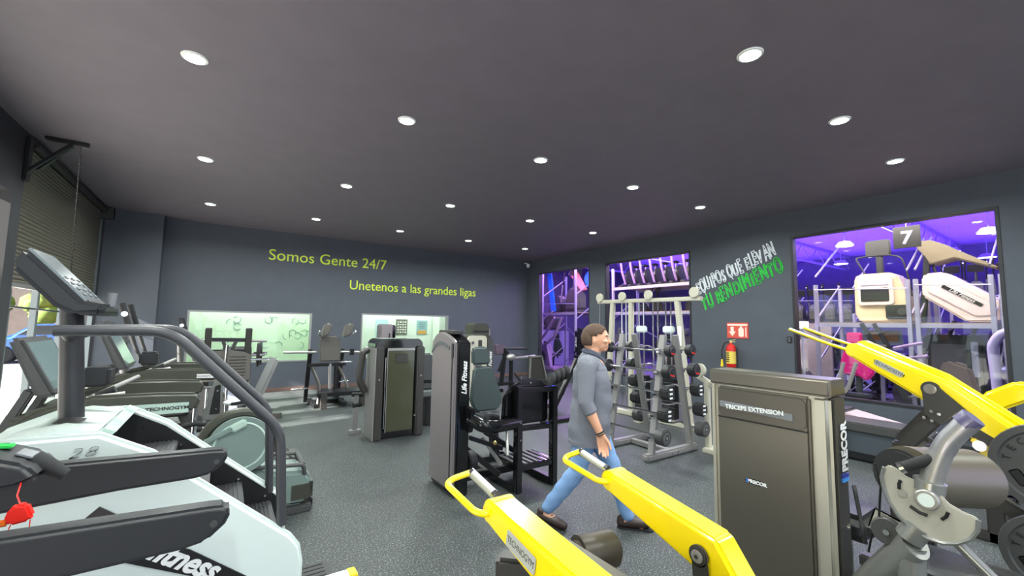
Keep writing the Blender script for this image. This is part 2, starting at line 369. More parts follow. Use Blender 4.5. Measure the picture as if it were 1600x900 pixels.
for y_ in (-3.8, 0, 3.5): MB().bar((-.04, y_, -.9), (-2.8, y_, -.66), .03, .03).build('strut', blackP, t)

# ================================================================== OFFICES BEHIND THE BACK WALL
m = MB(); m.b2((XL-.3, 14.0, 0), (8.4, 14.1, 3)); struct(m.build('wall_office_back', officeW))
struct(MB().b2((XL-.3, YB+.15, 2.98), (8.4, 14.1, 3.05)).build('ceiling_office', officeW))
struct(MB().b2((XL-.3, YB+.15, -.02), (8.4, 14.1, .01)).build('floor_office', mat('office_floor', (170, 176, 168), .5)))
struct(MB().b2((XL-.4, YB+.15, 0), (XL-.3, 14.1, 3)).build('wall_office_left', officeM))
struct(MB().b2((8.36, YB+.15, 0), (8.42, 14.1, 3)).build('wall_office_right', officeM))
struct(MB().b2((2.45, YB+.15, 0), (2.6, 14.1, 3)).build('wall_office_partition', officeM))
struct(MB().b2((-1.6, 12.2, 0), (2.45, 12.3, 2.98)).build('wall_office_panel', officeM))
# hexagon linework printed on the pale green panel
m = MB()
def hexa(cx, cz, r, skip=()):
    P_ = [(cx+r*math.cos(PI/3*k+PI/6), cz+r*math.sin(PI/3*k+PI/6)) for k in range(7)]
    for k in range(6):
        if k not in skip: m.bar((P_[k][0], 12.194, P_[k][1]), (P_[k+1][0], 12.194, P_[k+1][1]), .011, .004, up=(0, 1, 0))
for cx, cz in ((.15, 1.55), (.28, 1.62), (.30, 1.45), (.95, 1.62), (1.08, 1.62), (1.55, 1.6), (1.72, 1.62), (1.5, 1.3), (1.62, 1.23), (1.78, 1.3), (1.36, 1.22), (1.9, 1.28), (.9, 1.0), (1.7, .98), (1.2, 1.0), (.2, 1.1)):
    hexa(cx, cz, .085, random.sample(range(6), random.choice((1, 2, 3))))
o = m.build('hexagon_decal', hexM); tag(o, 'faint linked hexagon pattern on the pale green panel behind the left back window', 'decal')
postA = mat('aqua_print', (186, 224, 222), .6); postK = mat('dark_chart_print', (112, 110, 98), .6); postB = mat('blue_grey_print', (150, 184, 190), .6)
def poster(x0, x1, z0, z1, m, label, y=13.99):
    t = thing('poster', label, 'poster', ((x0+x1)/2, y, (z0+z1)/2)); w2, h2 = (x1-x0)/2, (z1-z0)/2
    MB().b2((-w2, -.012, -h2), (w2, 0, h2), .003).build('sheet', m, t); return t, w2, h2
poster(4.15, 4.55, 1.12, 1.70, postA, 'pale aqua poster on office wall, left of the three seen through right back window')
t, a, b = poster(4.83, 5.22, 1.20, 1.72, postK, 'dark chart poster in the middle of the office wall behind right back window')
m = MB()
for i in range(4):
    for j in range(5): m.box((-a+.07+i*.085, -.016, -b+.09+j*.085), (.055+.01*((i*j) % 2), .004, .03+.02*((i+j) % 2)))
m.build('chart_blocks', whiteT, t)
t, a, b = poster(5.56, 5.95, 1.22, 1.70, postB, 'blue-grey poster with orange foot on the office wall, rightmost behind window')
MB().box((0, -.016, -b+.07), (2*a-.08, .004, .12)).build('orange_band', mat('orange_print', (214, 160, 70), .6), t)
for k in range(4): MB().box((0, -.016, b-.08-k*.06), (.22, .004, .012)).build('text_line', greyF, t)
t = thing('projector', 'small pale projector hanging in the office behind the right back window', 'projector', (4.75, 12.6, 2.2))
MB().box((0, 0, 0), (.34, .26, .12), bev=.02).build('body', postA, t); MB().cyl((.1, -.13, 0), (.1, -.16, 0), .035).build('lens', blackG, t); MB().cyl((0, 0, .06), (0, 0, .78), .015).build('mount', steelM, t)
t = thing('office_cabinet', 'white office cupboard at right behind the right back window', 'cupboard', (6.65, 13.7, 0))
MB().b2((-.5, -.25, 0), (.5, .25, 2.0), .008).build('body', officeW, t)
for s in (-1, 1):
    d = MB().b2((-.48 if s < 0 else .01, -.268, .06), (-.01 if s < 0 else .48, -.25, 1.96), .003).build('door', officeW, t); MB().cyl((s*.05, -.28, .95), (s*.05, -.28, 1.15), .008).build('handle', steelM, d)

# ================================================================== EQUIPMENT HALL BEHIND THE RIGHT WALL
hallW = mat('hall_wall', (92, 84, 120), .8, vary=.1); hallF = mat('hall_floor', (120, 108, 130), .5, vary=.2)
struct(MB().b2((XR+.15, -7, -.02), (20, 15, .0)).build('floor_hall', hallF))
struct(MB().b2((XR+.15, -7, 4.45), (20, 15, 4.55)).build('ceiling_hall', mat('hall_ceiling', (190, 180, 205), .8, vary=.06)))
struct(MB().b2((20, -7, 0), (20.1, 15, 4.45)).build('wall_hall_far', hallW))
struct(MB().b2((XR+.15, -7.1, 0), (20, -7, 4.45)).build('wall_hall_near', hallW))
struct(MB().b2((XR+.15, 15, 0), (20, 15.1, 4.45)).build('wall_hall_end', hallW))
struct(MB().b2((XR, -7, ZC), (XR+.15, 15, 4.45)).b2((XR, -7, 0), (XR+.15, -4, ZC)).b2((XR+.22, YB+.15, 0), (XR+.25, 15, 4.45)).build('wall_hall_inner', hallW))
for i, y in enumerate((-3, 0, 3, 6, 9, 12)):
    t = thing('roof_truss', ['ceiling truss of the lit hall at far right', 'second hall ceiling truss from the right', 'third hall ceiling truss from the right', 'fourth hall ceiling truss from the right', 'fifth hall ceiling truss from the right', 'farthest hall ceiling truss'][i], 'truss', (14, y, 4.05), 0, 'roof trusses of the hall')
    m = MB(); m.bar((-5.5, 0, .35), (5.9, 0, .35), .06, .06); m.build('top_chord', mooncl, t)
    MB().bar((-5.5, 0, -.15), (5.9, 0, -.15), .06, .06).build('bottom_chord', mooncl, t)
    m = MB()
    for k in range(19): m.bar((-5.5+k*.6, 0, -.15 if k % 2 else .35), (-4.9+k*.6, 0, .35 if k % 2 else -.15), .025, .025)
    m.build('web', mooncl, t)
k = 0
for y, x in ((.2, 12), (1.6, 13.5), (1.0, 16.5), (2.6, 16), (4.0, 13), (5.2, 16.5), (6.5, 12.5), (7.8, 14.5), (2.2, 18), (-.8, 15)):
    t = thing('hall_pendant', ('pendant lamp %s in the purple hall' % ['nearest the big window, right end', 'second from the right', 'far back on the right', 'middle of the big window', 'behind the parallelogram machine', 'far back beside the cream stepper', 'left part of the big window', 'behind the tall cable tower', 'deep in the hall', 'rightmost, near the frame'][k]), 'lamp', (x, y, 3.75), 0, 'pendant lamps in the hall'); k += 1
    MB().lathe([(.02, .12), (.12, .10), (.2, .0), (.19, -.01)], (0, 0, 0)).build('shade', mooncl, t)
    MB().cyl((0, 0, -.012), (0, 0, -.004), .18).build('lamp_disc', mat('pendant_glow', (255, 255, 255), .5, emit=(235, 240, 255), es=5), t)
    MB().cyl((0, 0, .12), (0, 0, .7), .008, seg=6).build('cord', mooncl, t)
# pallet racks just beyond the glass
def rack(x, y0, y1, lev, label, xd=1.0, top=3.4):
    t = thing('pallet_rack', label, 'rack', (x, (y0+y1)/2, 0), 0, 'racks in the hall'); h = (y1-y0)/2
    for yy in (-h, h):
        for xx in (0, xd):
            m = MB(); m.b2((xx-.035, yy-.028, 0), (xx+.035, yy+.028, top), .004); m.build('upright', mooncl, t)
        m = MB()
        for q in range(4): m.bar((0, yy, .2+q*.8), (xd, yy, .9+q*.8), .02, .03)
        m.build('side_brace', mooncl, t)
    m = MB(); m.bar((xd, -h, .3), (xd, h, 1.6), .02, .02); m.bar((xd, h, .3), (xd, -h, 1.6), .02, .02); m.build('cross_brace', mooncl, t)
    for z in lev:
        for xx in (0, xd): MB().b2((xx-.02, -h, z-.065), (xx+.02, h, z), .003).build('beam', mooncl, t)
        MB().b2((0, -h, z), (xd, h, z+.02)).build('shelf_board', mat('shelf_board', (150, 132, 120), .7), t)
    for z in (2.35,):
        MB().tube([(-.06, -h, z-.05), (-.06, h, z)], .009, 6).build('stay_cable', mooncl, t)
    return t
rack(9.3, -.6, 1.02, (1.72,), 'shelving frame behind the right edge of the big window', 1.2, 2.45)
rack(9.3, 1.12, 1.94, (1.72,), 'narrow shelving frame bay in the middle of the big window', 1.2, 2.45)
rack(9.3, 2.04, 3.35, (1.72,), 'shelving frame holding the cream stepping machine behind the big window', 1.2, 2.45)
rack(9.5, 5.6, 8.6, (2.0, 2.72), 'two-level shelving frame behind the middle tall window', 1.1, 3.3)
rack(9.3, 10.0, 11.7, (2.02,), 'shelving frame behind the leftmost tall window', 1.1)
# banner with the number
t = thing('hanging_banner', 'black hanging banner with a grey number 7 in the hall', 'banner', (9.25, 2.0, 3.13))
MB().b2((-.015, -.17, -.16), (.015, .17, .2), .003).build('cloth', blackT, t)
text_mesh('digit', '7', .3, mat('grey_digit', (112, 112, 128), .6), t, frame((-.018, 0, 0), (0, -1, 0), (0, 0, 1)), bold=.008)
MB().cyl((0, 0, .2), (0, 0, 1.9), .006, seg=6).build('cord', mooncl, t)

# ================================================================== CEILING DOWNLIGHTS, CAMERA, SIGNS
rows = {3: 'back row', 2: 'second row from the back', 1: 'third row from the back', 0: 'nearest row'}
cols = ['first', 'second', 'third', 'fourth', 'fifth']
glowM = mat('downlight_glow', (255, 255, 255), .5, emit=(244, 255, 248), es=16)
ring0 = None
ringM = mat('white_trim', (225, 228, 225), .5)
for j in range(4):
    for i in range(5):
        if j == 0 and i < 2: continue
        L_ = (-.314+1.748*i, 1.504+2.564*j, ZC)
        t = thing('downlight', 'round recessed downlight, %s column from the left, %s' % (cols[i], rows[j]), 'downlight', L_, 0, 'ceiling downlights')
        if ring0 is None:
            ring0 = MB().lathe([(.070, -.002), (.072, -.012), (.088, -.008), (.092, 0), (.07, 0)], (0, 0, 0)).build('trim_ring', ringM, t)
            glow0 = MB().cyl((0, 0, -.006), (0, 0, -.001), .070, seg=28).build('diffuser', glowM, t)
        else:
            for s_ in (ring0, glow0): c = s_.copy(); COL.objects.link(c); c.parent = t
        light('downlight_lamp', 'AREA', (0, 0, -.015), 36, (.93, 1, .96), .14, parent=t, spread=2.8)
t = thing('security_camera', 'small white dome camera high in the right back corner', 'camera', (8.02, 10.86, 3.50))
MB().lathe([(.0, .06), (.05, .06), (.055, .0), (.05, -.02), (.03, -.05), (0, -.06)], (0, 0, 0)).build('dome', mat('camera_white', (225, 228, 235), .4), t)
MB().tube([(0, 0, .05), (0, .1, .1), (0, .21, .1)], .014).build('arm', ringM, t)

def wall_text(name, body, x0, x1, z, size, m, label, **k):
    o = text_mesh(name, body, size, m, None, frame(((x0+x1)/2, YB-.004, z), (1, 0, 0), (0, 0, 1)), .006, **k)
    xs = [v.co.x for v in o.data.vertices]; a, b = min(xs), max(xs); s = (x1-x0)/(b-a)
    for v in o.data.vertices: v.co.x = x0+(v.co.x-a)*s
    return tag(o, label, 'wall lettering')
wall_text('wall_lettering', 'Somos Gente 24/7', .78, 3.50, 3.11, .36, limeT, 'lime green words Somos Gente 24/7 on the back wall')
wall_text('wall_lettering', 'Unetenos a las grandes ligas', 2.59, 6.22, 2.53, .34, limeT, 'lime green words Unetenos a las grandes ligas, lower line on back wall')
def outline_loops(ch, size, m_):
    src = text_mesh('glyph', ch, size, m_, None, Matrix.Identity(4), depth=0, shear=.3, bold=.004, align='LEFT')
    bm = bmesh.new(); bm.from_mesh(src.data); bmesh.ops.remove_doubles(bm, verts=bm.verts, dist=1e-5); loops = []
    be = {e for e in bm.edges if len(e.link_faces) == 1}
    while be:
        e = be.pop(); loop = [e.verts[0], e.verts[1]]
        while True:
            nx = [f for f in loop[-1].link_edges if f in be]
            if not nx: break
            be.discard(nx[0]); loop.append(nx[0].other_vert(loop[-1]))
        pts = [v.co.copy() for v in loop]
        if len(pts) > 2: loops.append(pts)
    bm.free(); me = src.data; bpy.data.objects.remove(src); bpy.data.meshes.remove(me); return loops
def side_text(body, p0, p1, h, m, label):
    # (y, z) centre line ends; each glyph is drawn as a hollow outline
    p0 = Vector(p0); p1 = Vector(p1); d = Vector((0, p1[0]-p0[0], p1[1]-p0[1])); c = Vector((XR-.008, (p0[0]+p1[0])/2, (p0[1]+p1[1])/2))
    x = 0; L_ = []
    for i, ch in enumerate(body):
        if ch == ' ': x += h*.42; continue
        lp = outline_loops('O' if ch == 'Q' else ch, h*1.32, m)
        if ch == 'Q': lp.append([Vector((h*.46, -h*.22, 0)), Vector((h*.66, -h*.60, 0))])
        x0 = min(v.x for l in lp for v in l); x1 = max(v.x for l in lp for v in l); j = h*.06*((i*7) % 3-1)
        L_ += [[Vector((v.x-x0+x, v.y*(1.0+.12*((i*5) % 3))+j, 0)) for v in l] for l in lp]; x += x1-x0+h*.06
    s = d.length/x; out = MB()
    for l in L_:
        pp = [Vector(((v.x-x/2)*s, v.y, 0)) for v in l]
        for a_, b_ in zip(pp, pp[1:]):
            if (b_-a_).length > 1e-4: out.cyl(a_-(b_-a_).normalized()*.004, b_+(b_-a_).normalized()*.004, .0085, seg=5)
    out.xf(Matrix.Translation(c) @ frame((0, 0, 0), d, Vector((0, 0, 1))))
    return tag(out.build('wall_lettering', m), label, 'wall lettering')
side_text('EQUIPOS QUE ELEVAN', (5.11, 2.40), (3.55, 3.05), .25, neonW, 'white outlined words EQUIPOS QUE ELEVAN slanting up the right wall')
side_text('TU RENDIMIENTO', (4.98, 2.07), (3.44, 2.76), .25, neonG, 'green outlined words TU RENDIMIENTO slanting up the right wall')
# extinguisher and its sign
t = thing('extinguisher_sign', 'red and white fire extinguisher sign on the right wall', 'sign', (XR-.008, 4.28, 1.56))
MB().b2((-.004, -.205, -.15), (.004, .205, .15), .002).build('plate', mat('sign_red', (205, 80, 66), .5), t)
m = MB(); m.b2((-.008, -.19, .09), (-.004, .19, .125)); m.prism([(.13, .07), (.13, -.02), (.17, -.02), (.1, -.11), (.03, -.02), (.07, -.02), (.07, .07)], 'yz', -.008, -.004)
m.prism(rrect(-.12, -.12, -.02, .05, .03), 'yz', -.008, -.004); m.b2((-.008, -.09, .05), (-.004, -.05, .08)); m.b2((-.008, -.17, -.12), (-.004, -.15, .06))
m.build('pictogram', mat('sign_cream', (240, 214, 200), .5), t)
t = thing('fire_extinguisher', 'red fire extinguisher with yellow label hanging on the right wall', 'fire extinguisher', (XR-.12, 4.36, .86))
MB().lathe([(.0, -.0), (.075, .0), (.085, .02), (.085, .36), (.07, .41), (.03, .44), (.03, .46), (0, .46)], (0, 0, 0)).build('cylinder', redP, t)
o = MB(); o.lathe([(.0865, .07), (.0865, .30)], (0, 0, 0)); o.build('label_wrap', mat('label_yellow', (225, 200, 90), .5), t)
m = MB()
for k in range(5): m.box((-.086, .02, .11+k*.04), (.004, .06, .018))
m.build('label_print', blackT, t)
m = MB(); m.cyl((0, 0, .46), (0, 0, .50), .02); m.bar((0, .02, .50), (0, -.10, .53), .02, .012); m.bar((0, .02, .49), (0, -.09, .48), .02, .012); m.build('valve', mat('pale_brass', (220, 205, 140), .4, .4), t)
m = MB(); m.tube([(0, .02, .48), (-.01, .12, .46), (-.02, .17, .3), (-.02, .17, .12)], .011, 8, .05); m.build('hose', blackR, t)
MB().cyl((-.02, .17, .14), (-.02, .17, .0), .014, .030, 14).build('nozzle', mat('yellow_nozzle', (235, 200, 30), .4), t)
MB().b2((.085, -.03, .2), (.12, .03, .4), .004).build('wall_bracket', blackP, t)
t = thing('wall_socket', 'small black socket on the right wall by the big window', 'socket', (XR-.012, 3.38, 1.42))
MB().box((0, 0, 0), (.02, .07, .11), bev=.006).build('plate', blackPl, t); MB().cyl((-.012, 0, .02), (-.009, 0, .02), .012).cyl((-.012, 0, -.02), (-.009, 0, -.02), .012).build('hole', labelG, t)
# ================================================================== MACHINES (authored in room coordinates, then shifted to their root)
def wp(t, mb, name, m, parent=None, label=None):
    mb.xf(Matrix.Translation(-Vector(t.location))); return mb.build(name, m, parent or t, label)
def wt(t, name, body, size, m, M, parent=None, **k):
    return text_mesh(name, body, size, m, parent or t, Matrix.Translation(-Vector(t.location)) @ M, **k)
def bolts(t, pts, axis, r=.012, m=None, parent=None, d=.008):
    a = Vector(axis)
    for p in pts: wp(t, MB().cyl(Vector(p)-a*d*.3, Vector(p)+a*d, r, r*.8, 12), 'bolt', m or chrome, parent)

# ---- white stair climber
t = thing('stair_climber', 'white stair climbing machine with black steps and a tilted console, behind the nearest treadmill', 'stair climber', (-.3, 2.875, 0))
prof = [(-1.05, .02), (-1.08, .55), (-1.02, .86), (-.86, 1.04), (-.68, 1.115), (-.40, 1.11), (-.22, 1.01), (-.08, .885), (.36, .505), (.405, .44), (.42, .36), (.42, .02)]
near = wp(t, MB().prism(prof, 'xz', 2.50, 2.56, .018, 3), 'side_panel', whiteP)
far = wp(t, MB().prism(prof, 'xz', 3.20, 3.255, .018, 3), 'side_panel', whiteP)
inn = [(-.98, .05), (-1.0, .55), (-.9, .9), (-.66, 1.08), (-.41, 1.085), (-.235, .985), (-.09, .86), (.345, .485), (.385, .43), (.395, .36), (.395, .05)]
wp(t, MB().prism(inn, 'xz', 2.56, 2.566), 'inner_panel', blackT); wp(t, MB().prism(inn, 'xz', 3.188, 3.2), 'inner_panel', blackT)
bolts(t, [(x, 3.186, z) for x, z in ((-.33, .99), (-.16, .87), (-.01, .745), (.14, .62), (.29, .49), (.37, .36), (.37, .2))], (0, -1, 0), .008)
hood = [(-1.04, .05), (-1.06, .55), (-1.0, .86), (-.85, 1.04), (-.68, 1.112), (-.55, 1.13), (-.41, 1.105), (-.47, 1.02), (-.5, .9), (-.55, .05)]
wp(t, MB().prism(hood, 'xz', 2.56, 3.2, .012), 'hood', whiteP)
wp(t, MB().prism([(-.40, 1.12), (-.47, 1.03), (-.44, 1.02), (-.36, 1.10)], 'xz', 2.57, 3.19), 'hood_lip', mintP)
wp(t, MB().prism([(-.6, 1.131), (-.55, 1.137), (-.50, 1.128), (-.55, 1.126)], 'xz', 2.72, 2.82, .001), 'badge', greyF)
for k in range(4):
    x = -.37+k*.165; z = .90-k*.148
    s = wp(t, MB().b2((x, 2.575, z-.025), (x+.20, 3.185, z), .006), 'step', blackPl)
    m = MB()
    for q in range(9): m.b2((x+.012+q*.02, 2.585, z), (x+.020+q*.02, 3.175, z+.005))
    wp(t, m, 'tread_ribs', blackPl, s)
    wp(t, MB().b2((x+.192, 2.575, z-.125), (x+.20, 3.185, z-.02), .002), 'riser', blackPl, s)
wp(t, MB().b2((-1.0, 2.56, .0), (.40, 3.2, .06), .01), 'base', blackP)
# printed band and graphics on the near panel
band = [(-.62, .745), (-.50, .745), (.30, .20), (.30, .08), (.26, .08)]
wp(t, MB().prism([(-.36, .71), (-.06, .552), (.42, .165), (.42, .07), (-.04, .43), (-.36, .60)][::-1], 'xz', 2.492, 2.50), 'printed_band', blackT, near)
dd = Vector((.21, 0, -.145)).normalized(); nn = Vector((.145, 0, .21)).normalized()
wt(t, 'lettering', 'Life fitness', .12, whiteT, frame(Vector((-.155, 2.489, .565)), dd, nn), near, bold=.004, shear=.35, xs=.95)
wp(t, MB().prism([(-.455, .74), (-.38, .81), (-.29, .74)][::-1], 'xz', 2.493, 2.50), 'printed_triangle', greyF, near)
wt(t, 'handwritten_number', '28', .06, blackT, frame((-.45, 2.495, 1.04), (1, 0, 0), (0, 0, 1)), near, shear=.3, xs=1.5, bold=-.003)
# mast, console, rails
wp(t, MB().cyl((-.565, 2.875, 1.1), (-.605, 2.875, 1.66), .046, .042, 24), 'mast', blackPl)
wp(t, MB().prism([(-.775, 1.82), (-.735, 1.905), (-.535, 1.68), (-.46, 1.665), (-.47, 1.62), (-.56, 1.61), (-.63, 1.65)], 'xz', 2.70, 3.05, .02, 2), 'console_shell', blackPl)
c = wp(t, MB().bar((-.725, 2.875, 1.902), (-.525, 2.875, 1.677), .012, .32, .003, up=(0, 1, 0)), 'console_face', mat('console_sheen', (120, 128, 132), .22, coat=.5))
for k in range(12):
    u = .55+.11*(k % 4); p = Vector((-.721, 0, 1.908)).lerp(Vector((-.521, 0, 1.683)), u)
    wp(t, MB().box((p.x+.001, 2.77+.10*(k//4), p.z+.001), (.014, .04, .004), (0, .84, 0), bev=.002), 'key', labelG, c)
wp(t, MB().cyl((-.48, 2.95, 1.66), (-.475, 2.95, 1.73), .018), 'heart_sensor', labelG)
wp(t, MB().b2((-.54, 2.71, 1.61), (-.44, 3.04, 1.65), .02), 'cup_tray', blackPl)
for y, x0 in ((2.545, -.58), (3.21, -.58)):
    wp(t, MB().tube([(x0, y, 1.545), (-.20, y, 1.545), (.285, y, 1.035), (.315, y, .55 if y < 3 else .50)], .024, 14, .09), 'handrail', mat('rail_charcoal', (60, 60, 64), .4))
    wp(t, MB().tube([(x0+.03, y, 1.545), (-.60, 2.875, 1.50)], .02, 12), 'rail_bracket', blackPl)

# ---- nearest treadmill with the blade arms
t = thing('treadmill', 'nearest treadmill with long black blade-shaped arms and a red safety clip', 'treadmill', (-.85, 1.975, 0))
wp(t, MB().b2((-1.85, 1.60, .10), (-.02, 2.35, .20), .03, 3), 'deck', greyPl)
wp(t, MB().b2((-1.45, 1.73, .198), (-.03, 2.22, .206), .002), 'running_belt', blackR)
wp(t, MB().prism([(-1.88, .05), (-1.9, .24), (-1.8, .33), (-1.45, .30), (-1.38, .2), (-1.38, .05)], 'xz', 1.58, 2.37, .02), 'motor_hood', blackPl)
for x in (-1.7, -.1):
    for y in (1.65, 2.30): wp(t, MB().cyl((x, y, 0), (x, y, .11), .03), 'foot', blackR)
blade = [(-1.25, .86), (-1.2, 1.05), (-1.0, 1.075), (-.5, 1.055), (0, 1.035), (.045, 1.03), (.06, 1.01), (.045, .975), (.0, .935), (-.06, .925), (-.3, .922), (-.7, .90)]
for y in (1.605, 2.285):
    wp(t, MB().prism(blade, 'xz', y, y+.075, .014, 3), 'arm', blackPl)
    wp(t, MB().cyl((.015, y-.002, .985), (.015, y+.002, .985), .010), 'arm_bolt', greyPl)
    wp(t, MB().bar((-1.7, y+.037, .2), (-1.15, y+.037, 1.0), .06, .10, .01), 'upright', blackPl)
wp(t, MB().bar((-1.2, 1.6, 1.2), (-1.2, 2.34, 1.2), .10, .05, .01), 'cross_bar', blackPl)
for y in (1.62, 2.31): wp(t, MB().bar((-1.17, y, .95), (-1.2, y, 1.22), .05, .06, .01), 'console_post', blackPl)
wp(t, MB().prism([(-1.36, 1.62), (-1.32, 1.64), (-1.15, 1.24), (-1.24, 1.20)], 'xz', 1.68, 2.27, .015), 'console', blackPl)
cc = wp(t, MB().prism([(-.78, 1.16), (-.74, 1.205), (-.54, 1.20), (-.455, 1.165), (-.42, 1.12), (-.47, 1.10), (-.62, 1.09)], 'xz', 1.86, 2.06, .016, 3), 'control_pod', blackPl)
wp(t, MB().box((-.60, 2.0, 1.206), (.055, .05, .008), (0, .03, 0), bev=.003), 'stop_button', redC, cc); wp(t, MB().box((-.53, 1.98, 1.203), (.04, .04, .008), (0, .1, 0), bev=.003), 'start_button', greenB, cc)
wp(t, MB().box((-.475, 1.96, 1.178), (.04, .07, .006), (0, .45, 0), bev=.002), 'button_label', labelG, cc)
wp(t, MB().tube([(-.46, 1.96, 1.155), (-.42, 1.95, 1.13), (-.385, 1.95, 1.10)], [.028, .024, .018], 14), 'sensor_grip', blackR)
wp(t, MB().bar((-1.2, 1.96, 1.18), (-.7, 1.96, 1.13), .05, .05, .01), 'pod_stem', silverP)
kk = wp(t, MB().prism([(-.468, 1.035), (-.46, 1.065), (-.447, 1.075), (-.425, 1.072), (-.41, 1.035), (-.418, 1.025), (-.455, 1.02)], 'xz', 1.79, 1.82, .006, 2), 'safety_clip', redC)
wp(t, MB().b2((-.495, 1.797, 1.018), (-.458, 1.812, 1.036), .005), 'clip_tab', orangeC, kk)
wp(t, MB().tube([(-.46, 1.87, 1.115), (-.455, 1.83, 1.09), (-.44, 1.805, 1.07)], .002, 6).tube([(-.455, 1.805, 1.02), (-.475, 1.81, .94), (-.46, 1.815, .87), (-.42, 1.81, .90), (-.418, 1.805, 1.025)], .0014, 5, .02), 'cord', redC, kk)

# ---- treadmills of the side row
def band_poly(path, h):
    P_ = [Vector((a, 0, b)) for a, b in path]; up = []; dn = []
    for i, p in enumerate(P_):
        d = (P_[min(i+1, len(P_)-1)]-P_[max(i-1, 0)]).normalized(); n = Vector((-d.z, 0, d.x)); hh = h*(.5 if i in (0, len(P_)-1) else 1)
        up.append((p.x+n.x*hh/2, p.z+n.z*hh/2)); dn.append((p.x-n.x*hh/2, p.z-n.z*hh/2))
    return up+dn[::-1]
def side_treadmill(x_end, y0, label, silver=True, hoop=True):
    t = thing('treadmill', label, 'treadmill', (x_end-.9, y0+.43, 0), 0, None); X0 = x_end
    armp = [(X0+.0, 1.015), (X0-.02, 1.02), (X0-.25, 1.035), (X0-.55, 1.04), (X0-.78, .985), (X0-.89, .89), (X0-.96, .75), (X0-1.02, .5), (X0-1.08, .2)]
    for s, y in (('near', y0), ('far', y0+.79)):
        a = wp(t, MB().prism(band_poly(armp, .125), 'xz', y, y+.07, .02, 3), 'arm', oliveM)
        if silver and s == 'near':
            wp(t, MB().prism([(X0-.60, 1.03), (X0-.06, 1.025), (X0-.06, .955), (X0-.62, .955)], 'xz', y-.006, y+.001, .002), 'side_strip', mintP, a)
            wt(t, 'logo', 'TECHNOGYM', .030, greyF, frame((X0-.175, y-.008, .992), (1, 0, 0), (0, 0, 1)), a, bold=.001, xs=1.25, depth=.001)
        if not silver and s == 'near': pass
    if not silver:
        st = wp(t, MB().prism([(X0-.19, 1.035), (X0-.04, 1.03), (X0-.04, .99), (X0-.19, .995)], 'xz', y0-.004, y0+.001, .001), 'sticker', whiteT)
        wt(t, 'logo', 'TECHNOGYM', .026, greyF, frame((X0-.115, y0-.006, 1.013), (1, 0, 0), (0, 0, 1)), st, depth=.001)
    wp(t, MB().b2((X0-1.8, y0+.02, .1), (X0+.03, y0+.84, .17), .025, 3), 'deck', greyPl)
    wp(t, MB().b2((X0-1.2, y0+.14, .168), (X0+.02, y0+.72, .178), .002), 'running_belt', mat('navy_belt', (58, 60, 72), .6))
    wp(t, MB().prism([(X0-1.82, .02), (X0-1.84, .3), (X0-1.72, .62), (X0-1.45, .78), (X0-1.15, .80), (X0-.98, .70), (X0-1.05, .4), (X0-1.12, .02)], 'xz', y0+.075, y0+.785, .04, 3), 'motor_hood', whiteP)
    wp(t, MB().prism([(X0-1.25, .72), (X0-1.1, .77), (X0-1.0, .765), (X0-1.1, .735)], 'xz', y0+.068, y0+.078, .002), 'hood_slot', blackT)
    for x in (X0-1.65, X0-.1):
        for y in (y0+.1, y0+.76): wp(t, MB().cyl((x, y, 0), (x, y, .11), .03), 'foot', blackR)
    wp(t, MB().bar((X0-.86, y0+.03, .95), (X0-.86, y0+.83, .95), .12, .09, .02), 'cross_bar', oliveM)
    for y in (y0+.22, y0+.62): wp(t, MB().bar((X0-1.1, y, .6), (X0-.88, y, 1.14), .07, .05, .01), 'console_post', greyPl)
    sh = wp(t, MB().prism([(X0-.99, 1.46), (X0-.93, 1.475), (X0-.75, 1.10), (X0-.84, 1.085)], 'xz', y0+.14, y0+.70, .02, 2), 'console_shell', greyPl)
    wp(t, MB().bar((X0-.918, y0+.42, 1.44), (X0-.772, y0+.42, 1.135), .010, .48, .003, up=(0, 1, 0)), 'screen', screen, sh)
    wp(t, MB().b2((X0-.72, y0+.50, 1.10), (X0-.56, y0+.70, 1.24), .02), 'bottle_holder', blackPl)
    wp(t, MB().tube([(X0-.56, y0+.15, 1.08), (X0-.47, y0+.15, 1.12)], .028, 12), 'pulse_grip', blackR)
    for k in range(2): wp(t, MB().tube([(X0-.60+k*.01, y0+.10+k*.06, 1.075), (X0-.42, y0+.14+k*.5, 1.09+.06*k)], .017, 10), 'sensor_bar', steelM)
    return t
side_treadmill(-.10, 3.76, 'dark treadmill whose near arm has a pale strip, directly behind the stair climber')
side_treadmill(.0, 5.52, 'second dark treadmill of the row, small white sticker on its arm, behind the strip-armed one', silver=False)

